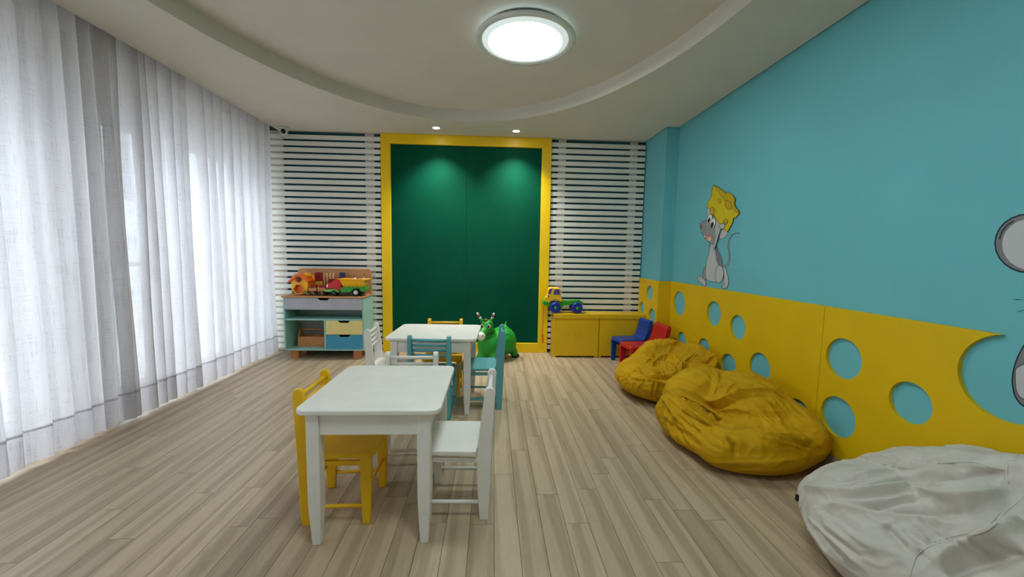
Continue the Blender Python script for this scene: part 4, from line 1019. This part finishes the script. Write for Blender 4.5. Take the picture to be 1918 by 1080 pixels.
S.shape('thigh', [(322, 850), (330, 810), (352, 796), (378, 815), (388, 870), (375, 918), (348, 942), (322, 925), (315, 890)], 'v_light')
hd = S.shape('head', [(192, 460), (204, 436), (230, 419), (256, 413), (300, 386), (335, 402), (368, 448), (362, 485), (347, 535), (326, 600), (300, 615), (265, 602), (235, 570), (213, 538), (197, 500)], 'v_grey')
S.shape('cheek', [(330, 400), (366, 447), (360, 485), (345, 535), (328, 590), (318, 520), (325, 450)], 'v_light', 0, 4, hd)
S.shape('mouth', [(222, 538), (250, 548), (288, 543), (290, 562), (268, 594), (243, 580)], 'v_pink', 2.6, 4, hd)
S.ell('tongue', 270, 574, 15, 18, 'v_pink2', .3, 0, hd)
S.shape('tooth', [(221, 538), (238, 545), (235, 560), (222, 553)], 'v_white', 1.6, 0, hd)
S.ell('nose', 199, 467, 9, 18, 'v_nose', -.2, 2.2, hd)
S.ell('eye', 272, 405, 20, 40, 'v_white', .28, 2.6, hd); S.ell('eye', 300, 440, 21, 45, 'v_white', .25, 2.6, hd)
S.ell('pupil', 267, 416, 10, 22, 'v_black', .2, 0, hd); S.ell('pupil', 294, 455, 12, 26, 'v_black', .2, 0, hd)
cz = S.shape('cheese', [(308, 120), (350, 140), (385, 163), (402, 182), (418, 186), (430, 178), (465, 200), (490, 240), (484, 275), (496, 308), (520, 336), (521, 360), (500, 388), (474, 400), (468, 432), (450, 466), (424, 510), (405, 498), (365, 450), (325, 402), (298, 352), (270, 318), (250, 300), (260, 260), (286, 220), (293, 180)], 'v_cheese', 3.4, 3)
S.shape('cheese_top', [(310, 122), (350, 141), (385, 164), (402, 183), (418, 187), (430, 179), (465, 201), (489, 241), (483, 275), (495, 308), (519, 337), (520, 358), (460, 318), (400, 250), (350, 182)], 'v_cheese2', 2.2, 3, cz)
for e_ in ((360, 252, 14, 22, 0), (432, 286, 26, 40, -.45), (299, 338, 20, 32, 0), (411, 428, 18, 22, .3)): S.ell('cheese_hole', e_[0], e_[1], e_[2], e_[3], 'v_cheese2', e_[4], 2.6, cz)
for e_ in ((325, 203), (312, 245), (268, 292), (338, 340), (390, 340), (360, 398), (392, 214), (474, 372), (480, 262), (398, 360)): S.ell('cheese_spot', e_[0], e_[1], 3, 7, 'v_cheese2', .2, 0, cz)
S.shape('arm', [(378, 470), (368, 500), (350, 560), (332, 620), (316, 668), (312, 640), (322, 590), (342, 520), (358, 470)], 'v_light', 2.6)
S.shape('hand', [(362, 462), (378, 440), (392, 446), (400, 430), (405, 455), (402, 478), (385, 490), (368, 482)], 'v_light', 2.4)
for p_ in ([(188, 408), (200, 424), (206, 434)], [(178, 436), (190, 440), (200, 442)], [(208, 405), (212, 418), (214, 430)], [(228, 480), (240, 495), (252, 500)], [(222, 488), (234, 508), (246, 520)], [(272, 496), (288, 486), (302, 490)], [(178, 900), (195, 905), (212, 918)], [(404, 940), (398, 965), (384, 984)], [(415, 940), (412, 965), (402, 985)]): S.line(p_, 2.4, None, True)
S.done()
S = Sticker('mouse_sticker', 'second grey mouse wall sticker cut off by the right picture edge', 2.157, 1740, 360)
S.shape('head', [(398, 330), (430, 300), (490, 300), (530, 360), (520, 450), (460, 520), (420, 505), (400, 460), (402, 400)], 'v_grey', 5)
er = S.ell('ear', 404, 206, 136, 118, 'v_dark', 0, 6); S.ell('ear_inner', 415, 210, 118, 104, 'v_light', 0, 0, er)
S.line([(287, 190), (296, 160), (318, 132), (345, 115)], 5)
bl = S.shape('belly', [(430, 560), (384, 622), (355, 680), (341, 735), (340, 775), (352, 825), (384, 862), (440, 885), (520, 880), (560, 800), (540, 640), (490, 570)], 'v_dark', 6)
S.shape('belly_patch', [(352, 722), (366, 704), (400, 690), (460, 690), (510, 740), (515, 810), (450, 850), (384, 835), (356, 800)], 'v_light', 3, 4, bl)
for p_ in ([(340, 432), (362, 433), (395, 434)], [(357, 483), (372, 479), (398, 472)]): S.line(p_, 3, None, True)
S.done()
